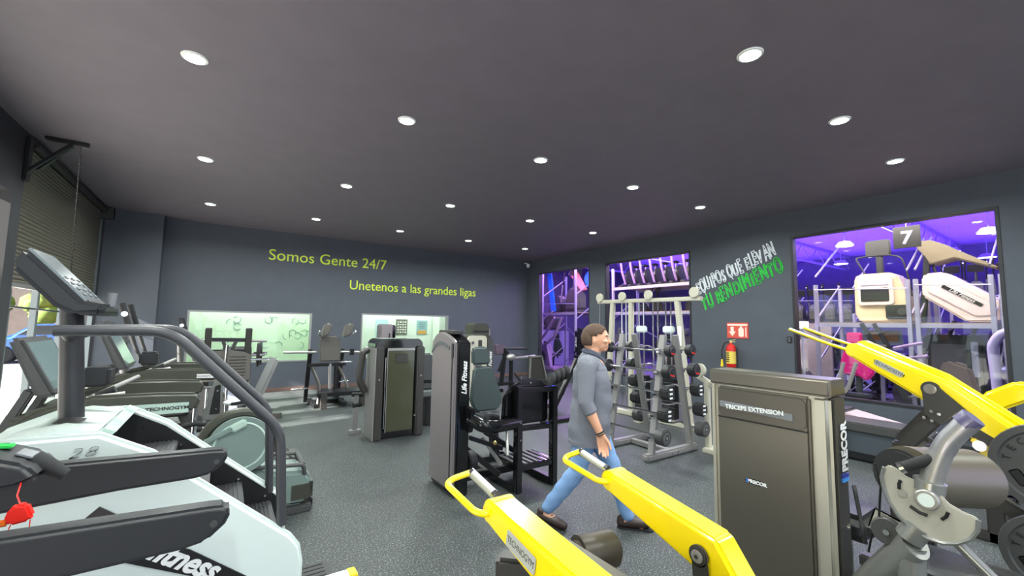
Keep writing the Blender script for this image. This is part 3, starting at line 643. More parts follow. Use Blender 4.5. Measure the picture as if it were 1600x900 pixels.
# ---- cross trainers by the pier
def crosstrainer(x, y, label):
    t = thing('cross_trainer', label, 'cross trainer', (x, y, 0), 0, None)
    L = lambda mb, n, m, p=None: mb.build(n, m, p or t)
    L(MB().b2((-1.0, -.28, 0), (-.9, .28, .08), .02), 'floor_bar', greyPl); L(MB().b2((.75, -.28, 0), (.85, .28, .08), .02), 'floor_bar', greyPl)
    L(MB().b2((-.95, -.05, .05), (.8, .05, .13), .01), 'frame', greyF)
    L(MB().prism([(-1.0, .1), (-.95, .6), (-.7, .86), (-.4, .84), (-.2, .6), (-.15, .1)], 'xz', -.17, .17, .05, 3), 'drive_shroud', oliveM)
    L(MB().cyl((-.45, 0, .8), (-.5, 0, 1.35), .05, .04), 'mast', greyPl)
    c = L(MB().prism([(-.72, 1.55), (-.66, 1.57), (-.44, 1.27), (-.52, 1.25)], 'xz', -.24, .24, .02), 'console', greyPl)
    L(MB().bar((-.655, 0, 1.545), (-.475, 0, 1.30), .012, .4, .003, up=(0, 1, 0)), 'screen', screen, c)
    for s in (-1, 1):
        g = L(MB().tube([(-.22, s*.30, .95), (-.32, s*.30, 1.2), (-.40, s*.31, 1.45), (-.50, s*.28, 1.80)], [.022, .024, .03, .034], 12, .05), 'moving_handle', blackR)
        L(MB().cyl((-.465, s*.315, 1.66), (-.462, s*.345, 1.66), .035, seg=20), 'logo_disc', chrome, g)
        L(MB().tube([(-.22, s*.30, .96), (-.05, s*.26, .35)], .025, 12), 'link_arm', steelM)
        L(MB().b2((-.12, s*.16-.07, .26), (.28, s*.16+.07, .31), .03), 'foot_pedal', blackPl)
    L(MB().prism(arc(.45, .32, .30, 0, 360, 28)[:-1], 'xz', -.13, .13, .03), 'wheel_cover', greyPl)
    return t
ct = crosstrainer(-.60, 7.72, 'cross trainer with fat black upright handles, standing before the bright pier')
dup(ct, (-.18, 9.8, 0), 0, 'farther cross trainer whose slim handles overlap the left back window edge', scale=.9)

# ---- grey-green wheel machine behind the stair climber
t = thing('glute_trainer', 'grey-green trainer with a big round wheel cover and boxy tail behind the stair climber', 'exercise machine', (.35, 4.2, 0))
wp(t, MB().lathe([(0, 0), (.205, 0), (.215, .012), (.215, .05), (0, .05)], (.17, 3.96, .64), (0, -1, 0), 48), 'wheel_cover', greenG)
wp(t, MB().lathe([(.165, 0), (.172, .004), (.18, 0)], (.17, 3.908, .64), (0, -1, 0), 48), 'cover_ring', mintP)
pts = [(.17+.25*math.cos(math.radians(a)), 4.0, .63+.245*math.sin(math.radians(a))) for a in range(-20, 190, 10)]
wp(t, MB().tube(pts, .042, 10), 'wheel_guard', oliveM)
wp(t, MB().lathe([(0, 0), (.235, 0), (.235, .10), (0, .10)], (.17, 4.10, .63), (0, -1, 0), 40), 'wheel', blackPl)
wp(t, MB().bar((-.06, 3.895, .70), (.13, 3.895, .79), .03, .035, .006), 'crank_arm', greenG); wp(t, MB().bar((.10, 3.89, .775), (.20, 3.89, .825), .04, .06, .012), 'crank_head', mintP)
wp(t, MB().prism([(.02, .08), (.02, .42), (.2, .45), (.40, .36), (.66, .33), (.72, .26), (.72, .12), (.66, .06)], 'xz', 4.04, 4.46, .03, 3), 'tail_housing', greenG)
wp(t, MB().b2((.52, 4.03, .07), (.73, 4.47, .27), .04, 3), 'tail_cap', oliveM)
wp(t, MB().tube([(.2, 4.06, .42), (.64, 4.06, .385), (.66, 4.06, .30)], .018, 8, .03).tube([(.2, 4.44, .42), (.64, 4.44, .385), (.66, 4.44, .30)], .018, 8, .03).tube([(.64, 4.06, .385), (.64, 4.44, .385)], .018, 8), 'tail_rail', greyPl)
wp(t, MB().b2((.40, 4.02, .0), (.72, 4.10, .06), .01), 'runner', greyPl); wp(t, MB().b2((.40, 4.4, .0), (.72, 4.48, .06), .01), 'runner', greyPl)
wp(t, MB().b2((.0, 4.1, 0), (.74, 4.4, .08), .01), 'base_frame', blackP)
t = thing('rear_foot_platform', 'rounded dark platform end sticking out behind the wheel-covered trainer', 'platform', (.55, 5.1, 0))
wp(t, MB().prism(rrect(.2, 4.95, .78, 5.35, .08), 'xy', .05, .20, .02), 'platform_top', greyPl); wp(t, MB().b2((.25, 5.0, 0), (.7, 5.3, .055), .01), 'underframe', blackP)
m = MB()
for k in range(6): m.b2((.3+k*.07, 4.98, .2), (.33+k*.07, 5.32, .206))
wp(t, m, 'grip_ribs', blackR)
t = thing('pedal_step', 'flat black slotted pedal lying low at the right foot of the stair climber', 'pedal', (.57, 3.0, 0))
wp(t, MB().prism(rrect(.45, 2.88, .67, 3.10, .05), 'xy', .0, .035, .008), 'plate', blackPl)
m = MB()
for k in range(4): m.b2((.47, 2.92+k*.045, .034), (.63, 2.935+k*.045, .038))
wp(t, m, 'slots', blackT)
t = thing('spray_bottle_box', 'small white box with a yellow end at the bottom edge of the floor', 'box', (.68, 2.83, 0))
wp(t, MB().b2((.58, 2.78, 0), (.78, 2.87, .06), .008), 'body', whiteP); wp(t, MB().b2((.73, 2.779, .0), (.785, 2.872, .062), .006), 'end_band', mat('yellow_band', (235, 215, 40), .4))

# ---- clutter between the treadmills and the leg press: seated leg machine with chrome posts
t = thing('hip_machine', 'low seated leg machine with chrome posts, foot plate and white oval seat', 'exercise machine', (.05, 6.9, 0))
wp(t, MB().b2((-.35, 6.95, 0), (.5, 7.03, .07), .006).b2((.0, 6.6, 0), (.08, 7.4, .07), .006), 'base_frame', silverP)
wp(t, MB().cyl((-.22, 6.8, .05), (-.22, 6.8, .78), .028), 'post', chrome); wp(t, MB().cyl((-.12, 7.2, .05), (-.12, 7.2, .66), .018), 'post', chrome); wp(t, MB().cyl((.10, 6.9, .05), (.10, 6.9, .75), .014), 'post', chrome)
f_ = wp(t, MB().prism([(-.14, .30), (-.15, .42), (-.10, .50), (-.05, .80), (.05, .84), (.06, .32)], 'xz', 6.80, 6.84, .01), 'foot_plate', silverP)
wp(t, MB().prism([(-.07, .38), (-.03, .74), (.03, .76), (.04, .38)], 'xz', 6.79, 6.80, .005), 'rubber_pad', blackR, f_)
bolts(t, [(0, 6.787, .68), (0, 6.787, .45)], (0, -1, 0), .012, parent=f_)
wp(t, MB().ball((.26, 6.9, .50), (.19, .16, .045)), 'seat', whiteP); wp(t, MB().bar((.15, 6.74, .50), (.36, 6.74, .52), .04, .04, .01), 'seat_handle', blackR)
wp(t, MB().cyl((.26, 6.9, .05), (.26, 6.9, .47), .03), 'seat_post', steelM)
wp(t, MB().tube([(-.34, 6.7, .28), (-.2, 6.7, .30), (-.05, 6.7, .27)], .03, 10), 'roller', blackR)
wp(t, MB().tube([(-.38, 6.72, .30), (-.46, 6.72, .14), (-.42, 6.75, .05)], .02, 8), 'bent_bar', whiteP)
t = thing('water_bottle', 'blue and white bottle lying beside the white oval seat', 'bottle', (.12, 6.42, .0))
wp(t, MB().lathe([(.0, 0), (.04, 0), (.043, .03), (.043, .18), (.02, .22), (.02, .25), (0, .25)], (.02, 6.42, .043), (1, 0, .0), 18), 'bottle_body', blueC); wp(t, MB().lathe([(0, .249), (.022, .249), (.022, .275), (0, .275)], (.02, 6.42, .043), (1, 0, .0), 14), 'cap', whiteP)

# ---- leg press against the back wall
t = thing('leg_press', 'plate-loaded leg press with ribbed grey sled plate before the left back window', 'leg press', (.1, 8.4, 0))
for x in (-.17, .36): wp(t, MB().bar((x, 8.25, 0), (x, 8.05, 1.47), .09, .12, .008), 'upright', greyF)
wp(t, MB().cyl((-.40, 8.08, 1.29), (.62, 8.08, 1.27), .022), 'sleeve_bar', steelM); wp(t, MB().bar((-.15, 8.08, 1.30), (.36, 8.08, 1.29), .05, .05), 'cross_beam', blackP)
wp(t, MB().bar((0.02, 8.1, 1.28), (.10, 8.1, 1.05), .05, .05).bar((.20, 8.1, 1.28), (.12, 8.1, 1.05), .05, .05), 'vee_brace', greyF)
wp(t, MB().bar((-.17, 8.15, 1.10), (.36, 8.15, 1.10), .06, .07), 'lower_beam', blackP)
pl = wp(t, MB().prism([(-.30, .66), (-.27, 1.05), (-.12, 1.12), (.10, 1.14), (.30, 1.11), (.40, 1.06), (.41, .66)], 'xz', 7.93, 7.97, .01), 'sled_plate', vinylB)
m = MB()
for k in range(7): m.b2((-.20, 7.925, .74+k*.048), (.02, 7.931, .748+k*.048)); m.b2((.12, 7.925, .74+k*.048), (.34, 7.931, .748+k*.048))
wp(t, m, 'grip_slots', blackT, pl)
wp(t, MB().cyl((.07, 7.93, .86), (.08, 7.9, 1.22), .018), 'post', chrome)
wp(t, MB().b2((-.05, 8.0, .1), (.30, 8.06, .66), .01), 'rear_panel', mat('pale_blue_panel', (176, 180, 196), .5))
wp(t, MB().bar((.40, 8.0, .12), (.72, 8.0, 1.0), .06, .10, .01), 'sled_rail', silverP); wp(t, MB().bar((.50, 8.15, .10), (.80, 8.15, .95), .05, .05, .01), 'sled_rail', steelM)
wp(t, MB().cyl((.38, 8.0, .98), (.78, 8.0, .975), .020), 'plate_horn', chrome)
wp(t, MB().b2((-.3, 8.0, 0), (.9, 8.10, .09), .008).b2((-.3, 8.9, 0), (.7, 9.0, .09), .008).b2((.28, 8.0, .0), (.38, 8.98, .09)), 'base_frame', greyF)
wp(t, MB().box((.25, 8.8, .45), (.45, .5, .09), (.3, 0, 0), bev=.02), 'seat', vinyl); wp(t, MB().box((.25, 9.1, .8), (.45, .09, .7), (-.45, 0, 0), bev=.02), 'backrest', vinyl)
wp(t, MB().bar((.25, 8.8, .05), (.25, 8.85, .42), .08, .08), 'seat_post', greyF)
for i, (x, lb) in enumerate(((.52, 'black weight plate on the upright of the leg press, nearer the viewer'), (.58, 'black weight plate on the upright of the leg press, behind the other'))):
    t = thing('weight_plate', lb, 'weight plate', (x, 8.3+i*.35, 1.03), 0, 'plates on the leg press')
    MB().lathe([(.028, -.015), (.19, -.015), (.2, -.01), (.2, .01), (.19, .015), (.028, .015)], (0, 0, 0), (1, 0, 0), 32).build('disc', blackR, t); MB().cyl((-.10, 0, 0), (.10, 0, 0), .024).build('horn', chrome, t)

# ---- hack squat
t = thing('hack_squat', 'standing squat machine with grey back pad and two shoulder pads between the back windows', 'squat machine', (1.85, 9.0, 0))
wp(t, MB().prism([(1.60, .82), (1.57, 1.25), (1.64, 1.33), (1.90, 1.33), (1.97, 1.25), (1.98, .82)], 'xz', 8.93, 9.0, .025, 3), 'back_pad', vinylB)
for s, x in ((-1, 1.67), (1, 2.07)):
    wp(t, MB().prism([(x-.09, 1.30), (x-.05, 1.50), (x+.01, 1.58), (x+.10, 1.57), (x+.08, 1.45), (x+.03, 1.33)], 'xz', 8.72, 8.98, .03, 3), 'shoulder_pad', vinylB)
    wp(t, MB().tube([(x-.02, 9.0, 1.30), (x-.12*(-s), 8.9, 1.36), (x-.13*(-s), 8.75, 1.42)], .014, 8), 'hand_grip', chrome)
wp(t, MB().cyl((.98, 9.05, 1.01), (1.55, 9.05, 1.0), .025), 'plate_horn', steelM); wp(t, MB().cyl((2.0, 9.05, 1.0), (2.86, 9.05, .965), .025), 'plate_horn', steelM); wp(t, MB().cyl((2.22, 9.05, .93), (2.22, 9.05, 1.06), .045), 'collar', blackP)
wp(t, MB().cyl((2.0, 9.1, .79), (2.24, 9.1, .79), .018), 'peg', chrome); wp(t, MB().cyl((1.15, 9.1, .30), (1.45, 9.1, .31), .018), 'peg', chrome); wp(t, MB().cyl((2.0, 9.1, .40), (2.2, 9.1, .40), .018), 'peg', chrome)
for x in (1.45, 2.05): wp(t, MB().bar((x, 9.4, .0), (x-.0, 9.1, 1.05), .07, .07, .006), 'upright', blackP)
wp(t, MB().bar((1.42, 9.0, .76), (2.1, 9.0, .76), .10, .06, .01), 'seat_beam', blackP)
wp(t, MB().tube([(1.47, 9.0, .74), (1.60, 8.8, .4), (1.57, 8.7, .05)], .035, 8, .08).tube([(1.95, 9.0, .74), (2.05, 8.8, .5), (2.1, 8.7, .3)], .03, 8, .08), 'side_arm', greyF)
wp(t, MB().cyl((1.82, 8.95, .2), (1.80, 8.98, .78), .035), 'centre_post', steelM); wp(t, MB().cyl((1.93, 8.97, .2), (1.93, 9.0, .78), .05), 'shock_tube', blackP)
wp(t, MB().prism([(1.50, 8.45), (2.45, 8.45), (2.35, 8.95), (1.60, 8.95)], 'xy', .22, .29, .01), 'foot_platform', blackP)
for x in (1.62, 2.32): wp(t, MB().b2((x-.055, 8.42, 0), (x+.055, 8.50, .30), .006), 'front_leg', greyF)
wp(t, MB().b2((1.44, 9.0, 0), (2.1, 9.1, .08), .005).b2((1.48, 8.6, .0), (1.56, 9.4, .07)).b2((1.98, 8.6, .0), (2.06, 9.4, .07)), 'base_frame', blackP)

# ---- dark-glass weight tower
t = thing('glass_front_tower', 'black weight-stack machine with a smoked glass front standing mid-floor', 'weight machine', (2.10, 6.1, 0))
wp(t, MB().prism(rrect(1.76, .0, 2.46, 1.375, .09, 6), 'xz', 5.90, 6.30, .02, 2), 'housing', blackG)
wp(t, MB().b2((1.755, 5.83, .0), (1.87, 5.92, 1.27), .02, 3), 'corner_post', greyF); wp(t, MB().b2((2.35, 5.83, .0), (2.465, 5.92, 1.27), .02, 3), 'corner_post', greyF)
wp(t, MB().b2((1.745, 5.84, .0), (1.765, 6.25, 1.25), .008), 'edge_strip', steelM)
pn = wp(t, MB().b2((1.92, 5.845, .10), (2.31, 5.885, 1.25), .012, 2), 'front_panel', smoke)
wp(t, MB().b2((1.915, 5.842, 1.21), (2.315, 5.852, 1.245), .003).b2((1.915, 5.842, .1), (1.925, 5.85, 1.24)), 'panel_rim', steelM, pn)
wp(t, MB().b2((2.03, 5.840, 1.04), (2.20, 5.846, 1.16), .01), 'badge', greyF, pn)
wp(t, MB().cyl((1.90, 5.86, .15), (1.90, 5.86, 1.12), .009), 'guide_rod', chrome)
bolts(t, [(1.81, 5.825, .82), (2.41, 5.825, .85), (2.33, 5.825, .30)], (0, -1, 0), .013, steelM)
wp(t, MB().tube([(1.74, 6.15, 1.22), (1.66, 6.15, 1.18), (1.62, 6.15, .80), (1.72, 6.15, .62)], .05, 10, .08), 'side_arm', greyF)
wp(t, MB().cyl((1.60, 6.4, .56), (1.76, 6.4, .55), .03).cyl((1.62, 6.4, .40), (1.74, 6.4, .42), .04), 'ankle_roller', blackR)
wp(t, MB().b2((1.58, 6.35, .0), (1.75, 6.45, .06), .006).b2((1.63, 6.37, .0), (1.69, 6.43, .55)), 'ankle_post', steelM)
wp(t, MB().bar((2.46, 6.15, .72), (2.75, 6.2, .70), .04, .05).bar((2.46, 6.15, .45), (2.72, 6.2, .45), .04, .05), 'link_bar', blackP)
wp(t, MB().b2((2.55, 6.2, .40), (3.0, 6.6, .48), .03, 3), 'seat', vinyl); wp(t, MB().box((2.78, 6.68, .8), (.36, .08, .6), (-.15, 0, 0), bev=.03, seg=3), 'backrest', vinyl); wp(t, MB().b2((2.7, 6.3, .0), (2.8, 6.62, .41), .01), 'seat_post', blackP)

# ---- leg machine with arched tower, mid-floor
def arch_tower(t, x0, x1, y0, y1, h, face, side, band_=True):
    n = 8; ym = (y0+y1)/2; top = [(y1-(y1-y0)*k/n, h-.10+.10*math.sin(PI*(k/n)**.75)) for k in range(n+1)]
    P_ = [(y0, .0), (y1, .0)]+top
    wp(t, MB().prism(P_, 'yz', x0+.03, x1, .012, 2), 'tower_shell', side)
    P2 = [(y0+.03, .05), (y1, .05)]+[(max(a, y0+.03), b-.006) for a, b in top]
    fp = wp(t, MB().prism(P2, 'yz', x0, x0+.04, .012, 2), 'tower_panel', face)
    if band_:
        b = [(a, b-.10) for a, b in top[:-2]]; b2 = [(a, b-.035) for a, b in b[::-1]]
        wp(t, MB().prism(b+b2, 'yz', x0-.004, x0+.002), 'accent_band', mat('accent_grey', (92, 96, 98), .35), fp)
        wp(t, MB().b2((x0-.006, y0+.07, .06), (x0+.002, y0+.078, h-.18)), 'panel_seam', blackT, fp)
        wp(t, MB().b2((x0-.01, y0+.04, h-.25), (x0+.002, y0+.085, h-.11), .008), 'panel_latch', greyF, fp)
t = thing('leg_machine', 'black leg machine with tall arched tower, slate pads and a step platform', 'weight machine', (2.2, 3.9, 0))
arch_tower(t, 1.83, 1.99, 3.60, 4.15, 1.525, titan, blackG)
wt(t, 'lettering', 'Life Fitness', .072, whiteT, frame((1.925, 3.595, 1.09), (0, 0, 1), (-1, 0, 0)), bold=.002, shear=.3, xs=.95)
wp(t, MB().b2((1.85, 3.7, 1.50), (1.97, 4.05, 1.535), .01), 'top_cap', greyF)
bp = wp(t, MB().prism([(2.47, .62), (2.43, .72), (2.47, 1.08), (2.50, 1.10), (2.68, 1.10), (2.71, 1.08), (2.86, .74), (2.84, .62), (2.80, .58), (2.52, .58)], 'xz', 4.36, 4.43, .025, 3), 'back_pad', vinylG)
wp(t, MB().prism([(2.45, 1.12), (2.44, 1.30), (2.47, 1.335), (2.63, 1.335), (2.67, 1.30), (2.70, 1.12)], 'xz', 4.37, 4.44, .025, 3), 'head_pad', vinylG)
wp(t, MB().bar((2.57, 4.48, .4), (2.57, 4.48, 1.25), .08, .05, .01), 'back_frame', steelM)
wp(t, MB().b2((2.42, 3.9, .50), (2.82, 4.36, .58), .03, 3), 'seat', vinyl); wp(t, MB().bar((2.6, 4.1, .1), (2.6, 4.15, .5), .09, .09, .01), 'seat_post', blackP)
wp(t, MB().tube([(1.96, 3.55, .72), (2.04, 3.42, .66), (2.15, 3.41, .645), (2.44, 3.41, .655)], .055, 14, .10, ell=(.8, 1.1)), 'guard_rail', blackG)
wp(t, MB().bar((1.96, 3.6, .72), (1.96, 3.5, .70), .06, .22, .01), 'rail_bracket', blackG)
for x in (2.42, 2.86): wp(t, MB().b2((x-.035, 3.37, 0), (x+.035, 3.44, 1.0 if x < 2.6 else .98), .008), 'front_post', blackG)
wp(t, MB().bar((2.42, 3.405, .965), (2.86, 3.405, .95), .06, .05, .01), 'top_beam', blackG); wp(t, MB().bar((2.42, 3.405, .60), (2.86, 3.405, .585), .05, .05, .01), 'mid_beam', blackG)
wp(t, MB().prism([(2.28, .62), (2.30, .90), (2.38, .99), (2.50, 1.05), (2.62, 1.06), (2.74, 1.03), (2.84, .96), (2.84, .62)], 'xz', 3.46, 3.52, .015, 2), 'shield', blackG)
bolts(t, [(2.60, 3.455, 1.02), (2.42, 3.365, .66), (2.42, 3.365, .50)], (0, -1, 0), .010)
stp = wp(t, MB().b2((2.40, 3.38, .20), (2.86, 3.75, .26), .008), 'step_platform', blackG)
m = MB()
for k in range(6): m.b2((2.42+k*.073, 3.39, .26), (2.455+k*.073, 3.74, .266))
wp(t, m, 'tread_strips', greyPl, stp)
wp(t, MB().b2((2.38, 3.42, .0), (2.46, 4.4, .07), .006).b2((2.82, 3.42, 0), (2.90, 4.4, .07), .006).b2((2.0, 4.3, 0), (2.9, 4.4, .07), .006).b2((1.99, 3.8, .05), (2.8, 3.88, .12), .006), 'base_frame', blackP)
wp(t, MB().bar((2.0, 3.75, .42), (2.35, 3.62, .12), .05, .05, .005).bar((2.05, 3.7, .50), (2.4, 3.65, .36), .05, .04, .005).bar((2.4, 4.0, .45), (2.75, 3.8, .20), .04, .05), 'link_bar', blackP)
wp(t, MB().bar((2.2, 3.72, .48), (2.36, 3.6, .22), .03, .03).cyl((2.66, 3.95, .46), (2.5, 3.7, .25), .016), 'push_rod', steelM)
wp(t, MB().cyl((2.02, 3.7, .28), (2.10, 3.7, .28), .10, seg=28, bev=.01), 'cam_wheel', blackPl)
wp(t, MB().tube([(2.36, 3.7, .66), (2.24, 3.62, .70), (2.18, 3.58, .72), (2.14, 3.58, .60)], .035, 10, .05), 'side_handle', blackR)
wp(t, MB().cyl((2.24, 3.57, .645), (2.29, 3.52, .64), .02), 'handle_cap', chrome); wp(t, MB().ball((2.28, 3.6, .44), .022), 'pin_knob', mat('brass_knob', (200, 176, 110), .3, .6))

# ---- far weight machines on the right of the back area
t = thing('weight_machine', 'silver-faced weight tower with vertical lettering behind the arched leg machine', 'weight machine', (4.1, 7.2, 0))
wp(t, MB().prism(rrect(3.80, .0, 4.22, 1.38, .07), 'xz', 7.0, 7.05, .012), 'tower_panel', creamP)
wp(t, MB().b2((4.02, 6.99, .15), (4.10, 7.0, 1.30), .002), 'panel_slot', greyF)
wp(t, MB().prism(rrect(3.82, .0, 4.36, 1.39, .08), 'xz', 7.05, 7.5, .02), 'tower_shell', greyF)
wp(t, MB().b2((4.22, 6.995, .02), (4.36, 7.06, 1.34), .01), 'corner_post', greyPl)
wt(t, 'lettering', 'Life Fitness', .10, whiteT, frame((4.29, 6.99, .85), (0, 0, 1), (-1, 0, 0)), bold=.002, shear=.3)
wp(t, MB().cyl((3.9, 6.985, 1.25), (3.9, 6.995, 1.25), .03), 'lock', chrome)
wp(t, MB().b2((4.3, 7.5, .4), (4.7, 7.9, .48), .03), 'seat', vinyl); wp(t, MB().b2((4.45, 7.55, 0), (4.55, 7.85, .4), .01), 'seat_post', blackP)
t = thing('weight_machine', 'dark weight tower whose rounded cap shows above the silver-faced one', 'weight machine', (4.9, 8.7, 0))
wp(t, MB().prism(rrect(4.68, 0, 5.12, 1.62, .10), 'xz', 8.4, 8.8, .03, 3), 'tower_shell', oliveM); wp(t, MB().b2((4.70, 8.39, 1.42), (5.10, 8.41, 1.45), .004), 'cap_line', blackT)
wp(t, MB().b2((5.12, 8.5, .3), (5.2, 8.6, 1.5), .01), 'side_post', steelM); wp(t, MB().b2((5.14, 8.5, 0), (5.6, 8.6, .08), .01), 'base_frame', blackP)
t = thing('weight_machine', 'brown-grey weight tower whose top shows through the right back window', 'weight machine', (2.95, 9.2, 0))
wp(t, MB().prism(rrect(2.78, 0, 3.06, 1.57, .06), 'xz', 9.0, 9.35, .02), 'tower_shell', titan); wp(t, MB().b2((3.03, 9.02, .1), (3.13, 9.3, 1.55), .02), 'dark_side', blackG)
wp(t, MB().b2((2.96, 8.985, 1.22), (2.99, 9.0, 1.36), .005), 'slot', blackT); wp(t, MB().b2((2.8, 9.1, .0), (3.2, 9.3, .06), .01), 'base_frame', blackP)
t.location = (3.16, 9.85, 0)
t = thing('arm_curl_machine', 'low black arm machine with purple-grey seat in the right back corner', 'exercise machine', (5.5, 8.6, 0))
wp(t, MB().prism([(5.05, .92), (5.02, 1.14), (5.14, 1.16), (5.32, 1.13), (5.28, .93)], 'xz', 8.0, 8.08, .02), 'backrest', mat('plum_vinyl', (84, 70, 84), .5))
wp(t, MB().b2((5.25, 7.9, 1.03), (5.9, 8.15, 1.07), .015), 'arm_pad', blackPl)
wp(t, MB().bar((5.2, 8.0, .25), (5.30, 8.0, 1.02), .07, .07).bar((5.15, 8.0, .55), (5.35, 8.0, 1.0), .05, .09), 'upright', blackP)
wp(t, MB().cyl((5.5, 8.0, .84), (6.15, 8.02, .86), .04), 'pivot_tube', silverP); wp(t, MB().ball((5.42, 7.95, .87), (.12, .08, .08)), 'pulley_cluster', steelM)
wp(t, MB().b2((5.0, 7.9, .26), (5.5, 8.2, .32), .01), 'seat_frame', blackP); wp(t, MB().b2((5.45, 8.0, 0), (5.52, 8.07, .84), .004).b2((5.05, 8.0, 0), (5.12, 8.07, .3)), 'leg', blackP)
wp(t, MB().b2((5.0, 7.95, 0), (6.3, 8.1, .08), .008), 'base_frame', silverP); wp(t, MB().bar((5.55, 8.0, .5), (5.9, 7.9, .06), .04, .04), 'brace', blackP)
t = thing('plate_tree', 'dark trapezoid plate stand beside the leftmost tall window', 'plate rack', (5.1, 6.6, 0))
wp(t, MB().prism([(4.90, .32), (4.93, 1.0), (5.22, 1.0), (5.40, .32)], 'xz', 6.58, 6.64, .01), 'back_panel', greyF)
wp(t, MB().bar((4.90, 6.57, .05), (4.94, 6.57, 1.0), .03, .03).bar((5.46, 6.57, .05), (5.21, 6.57, 1.0), .03, .03).bar((4.93, 6.57, .99), (5.22, 6.57, .99), .03, .03), 'edge_frame', silverP)
wp(t, MB().cyl((4.75, 6.6, .38), (4.75, 6.6, .62), .012).bar((4.6, 6.6, .36), (5.0, 6.6, .34), .08, .04), 'pin_arm', silverP); wp(t, MB().b2((4.6, 6.5, 0), (5.5, 6.7, .07), .01), 'base_frame', greyF)
for i, (x, z, lb) in enumerate(((5.10, .36, 'large black weight plate at the foot of the trapezoid stand, left one'), (5.42, .36, 'large black weight plate at the foot of the trapezoid stand, right one'))):
    t = thing('weight_plate', lb, 'weight plate', (x, 6.42, z), 0, 'plates on the trapezoid stand')
    MB().lathe([(.028, -.02), (.10, -.02), (.11, -.012), (.19, -.012), (.21, -.02), (.215, 0), (.21, .02), (.19, .012), (.028, .02)], (0, 0, 0), (.4, 1, 0), 32).build('disc', blackR, t)
    MB().cyl((-.01, -.06, 0), (.02, .1, 0), .022).build('horn', chrome, t)
t = thing('dumbbell_stand', 'slanted black stand behind the walking man, holding round weights', 'weight stand', (4.7, 5.5, 0))
wp(t, MB().bar((4.50, 5.5, .03), (5.15, 5.5, 1.02), .08, .07, .01), 'slanted_leg', blackP); wp(t, MB().bar((5.2, 5.5, .03), (5.08, 5.5, .9), .06, .06, .01), 'rear_leg', blackP); wp(t, MB().b2((4.4, 5.4, 0), (5.3, 5.6, .06), .01), 'foot', blackP)
for i, lb in enumerate(('lowest and leftmost of the round weights on the slanted stand', 'second round weight from the left on the slanted stand', 'third round weight from the left on the slanted stand', 'topmost round weight on the slanted stand')):
    t = thing('round_weight', lb, 'weight', (4.46+i*.10, 5.36, .72+i*.035), 0, 'round weights on the slanted stand')
    MB().lathe([(0, -.03), (.10, -.03), (.115, -.02), (.115, .02), (.10, .03), (0, .03)], (0, 0, 0), (1, -.25, -.2), 24).build('disc', blackR, t)
    MB().cyl((-.035, .008, 0), (.035, -.008, 0), .03).build('hub', greyPl, t)
# ================================================================== BARBELL RACK AND BARBELLS
t = thing('barbell_rack', 'silver double-sided A-frame rack for fixed barbells beside the walking man', 'barbell rack', (4.78, 3.7, 0))
for y in (3.36, 4.02):
    wp(t, MB().b2((4.24, y-.05, .0), (5.28, y+.05, .085), .02, 2), 'foot_beam', steelM)
    wp(t, MB().bar((4.36, y, .06), (4.63, y, 1.50), .05, .085, .006, up=(0, 1, 0)), 'post', steelM); wp(t, MB().bar((5.16, y, .06), (4.87, y, 1.50), .05, .085, .006, up=(0, 1, 0)), 'post', steelM)
    bolts(t, [(4.7, y-.052, .045), (4.82, y-.052, .045)], (0, -1, 0), .013)
wp(t, MB().b2((4.72, 3.36, .01), (4.80, 4.02, .07), .006), 'floor_tie', steelM)
for k in range(5):
    z = .31+k*.25; xf = 4.36+.27*(z-.06)/1.44; xb = 5.16-.29*(z-.06)/1.44
    for y in (3.36, 4.02):
        wp(t, MB().b2((xf-.09, y-.02, z-.045), (xf-.02, y+.02, z-.028), .002).b2((xf-.09, y-.02, z-.045), (xf-.08, y+.02, z-.005), .002), 'saddle', chrome)
        wp(t, MB().b2((xb+.02, y-.02, z-.045), (xb+.09, y+.02, z-.028), .002).b2((xb+.08, y-.02, z-.045), (xb+.09, y+.02, z-.005), .002), 'saddle', chrome)
lv = ['lowest', 'second-lowest', 'middle', 'second-highest', 'top']
kinds = ['round grey heads', 'hexagonal white-marked heads', 'hexagonal white-marked heads', 'black heads with a red stripe', 'small black heads with a red stripe']
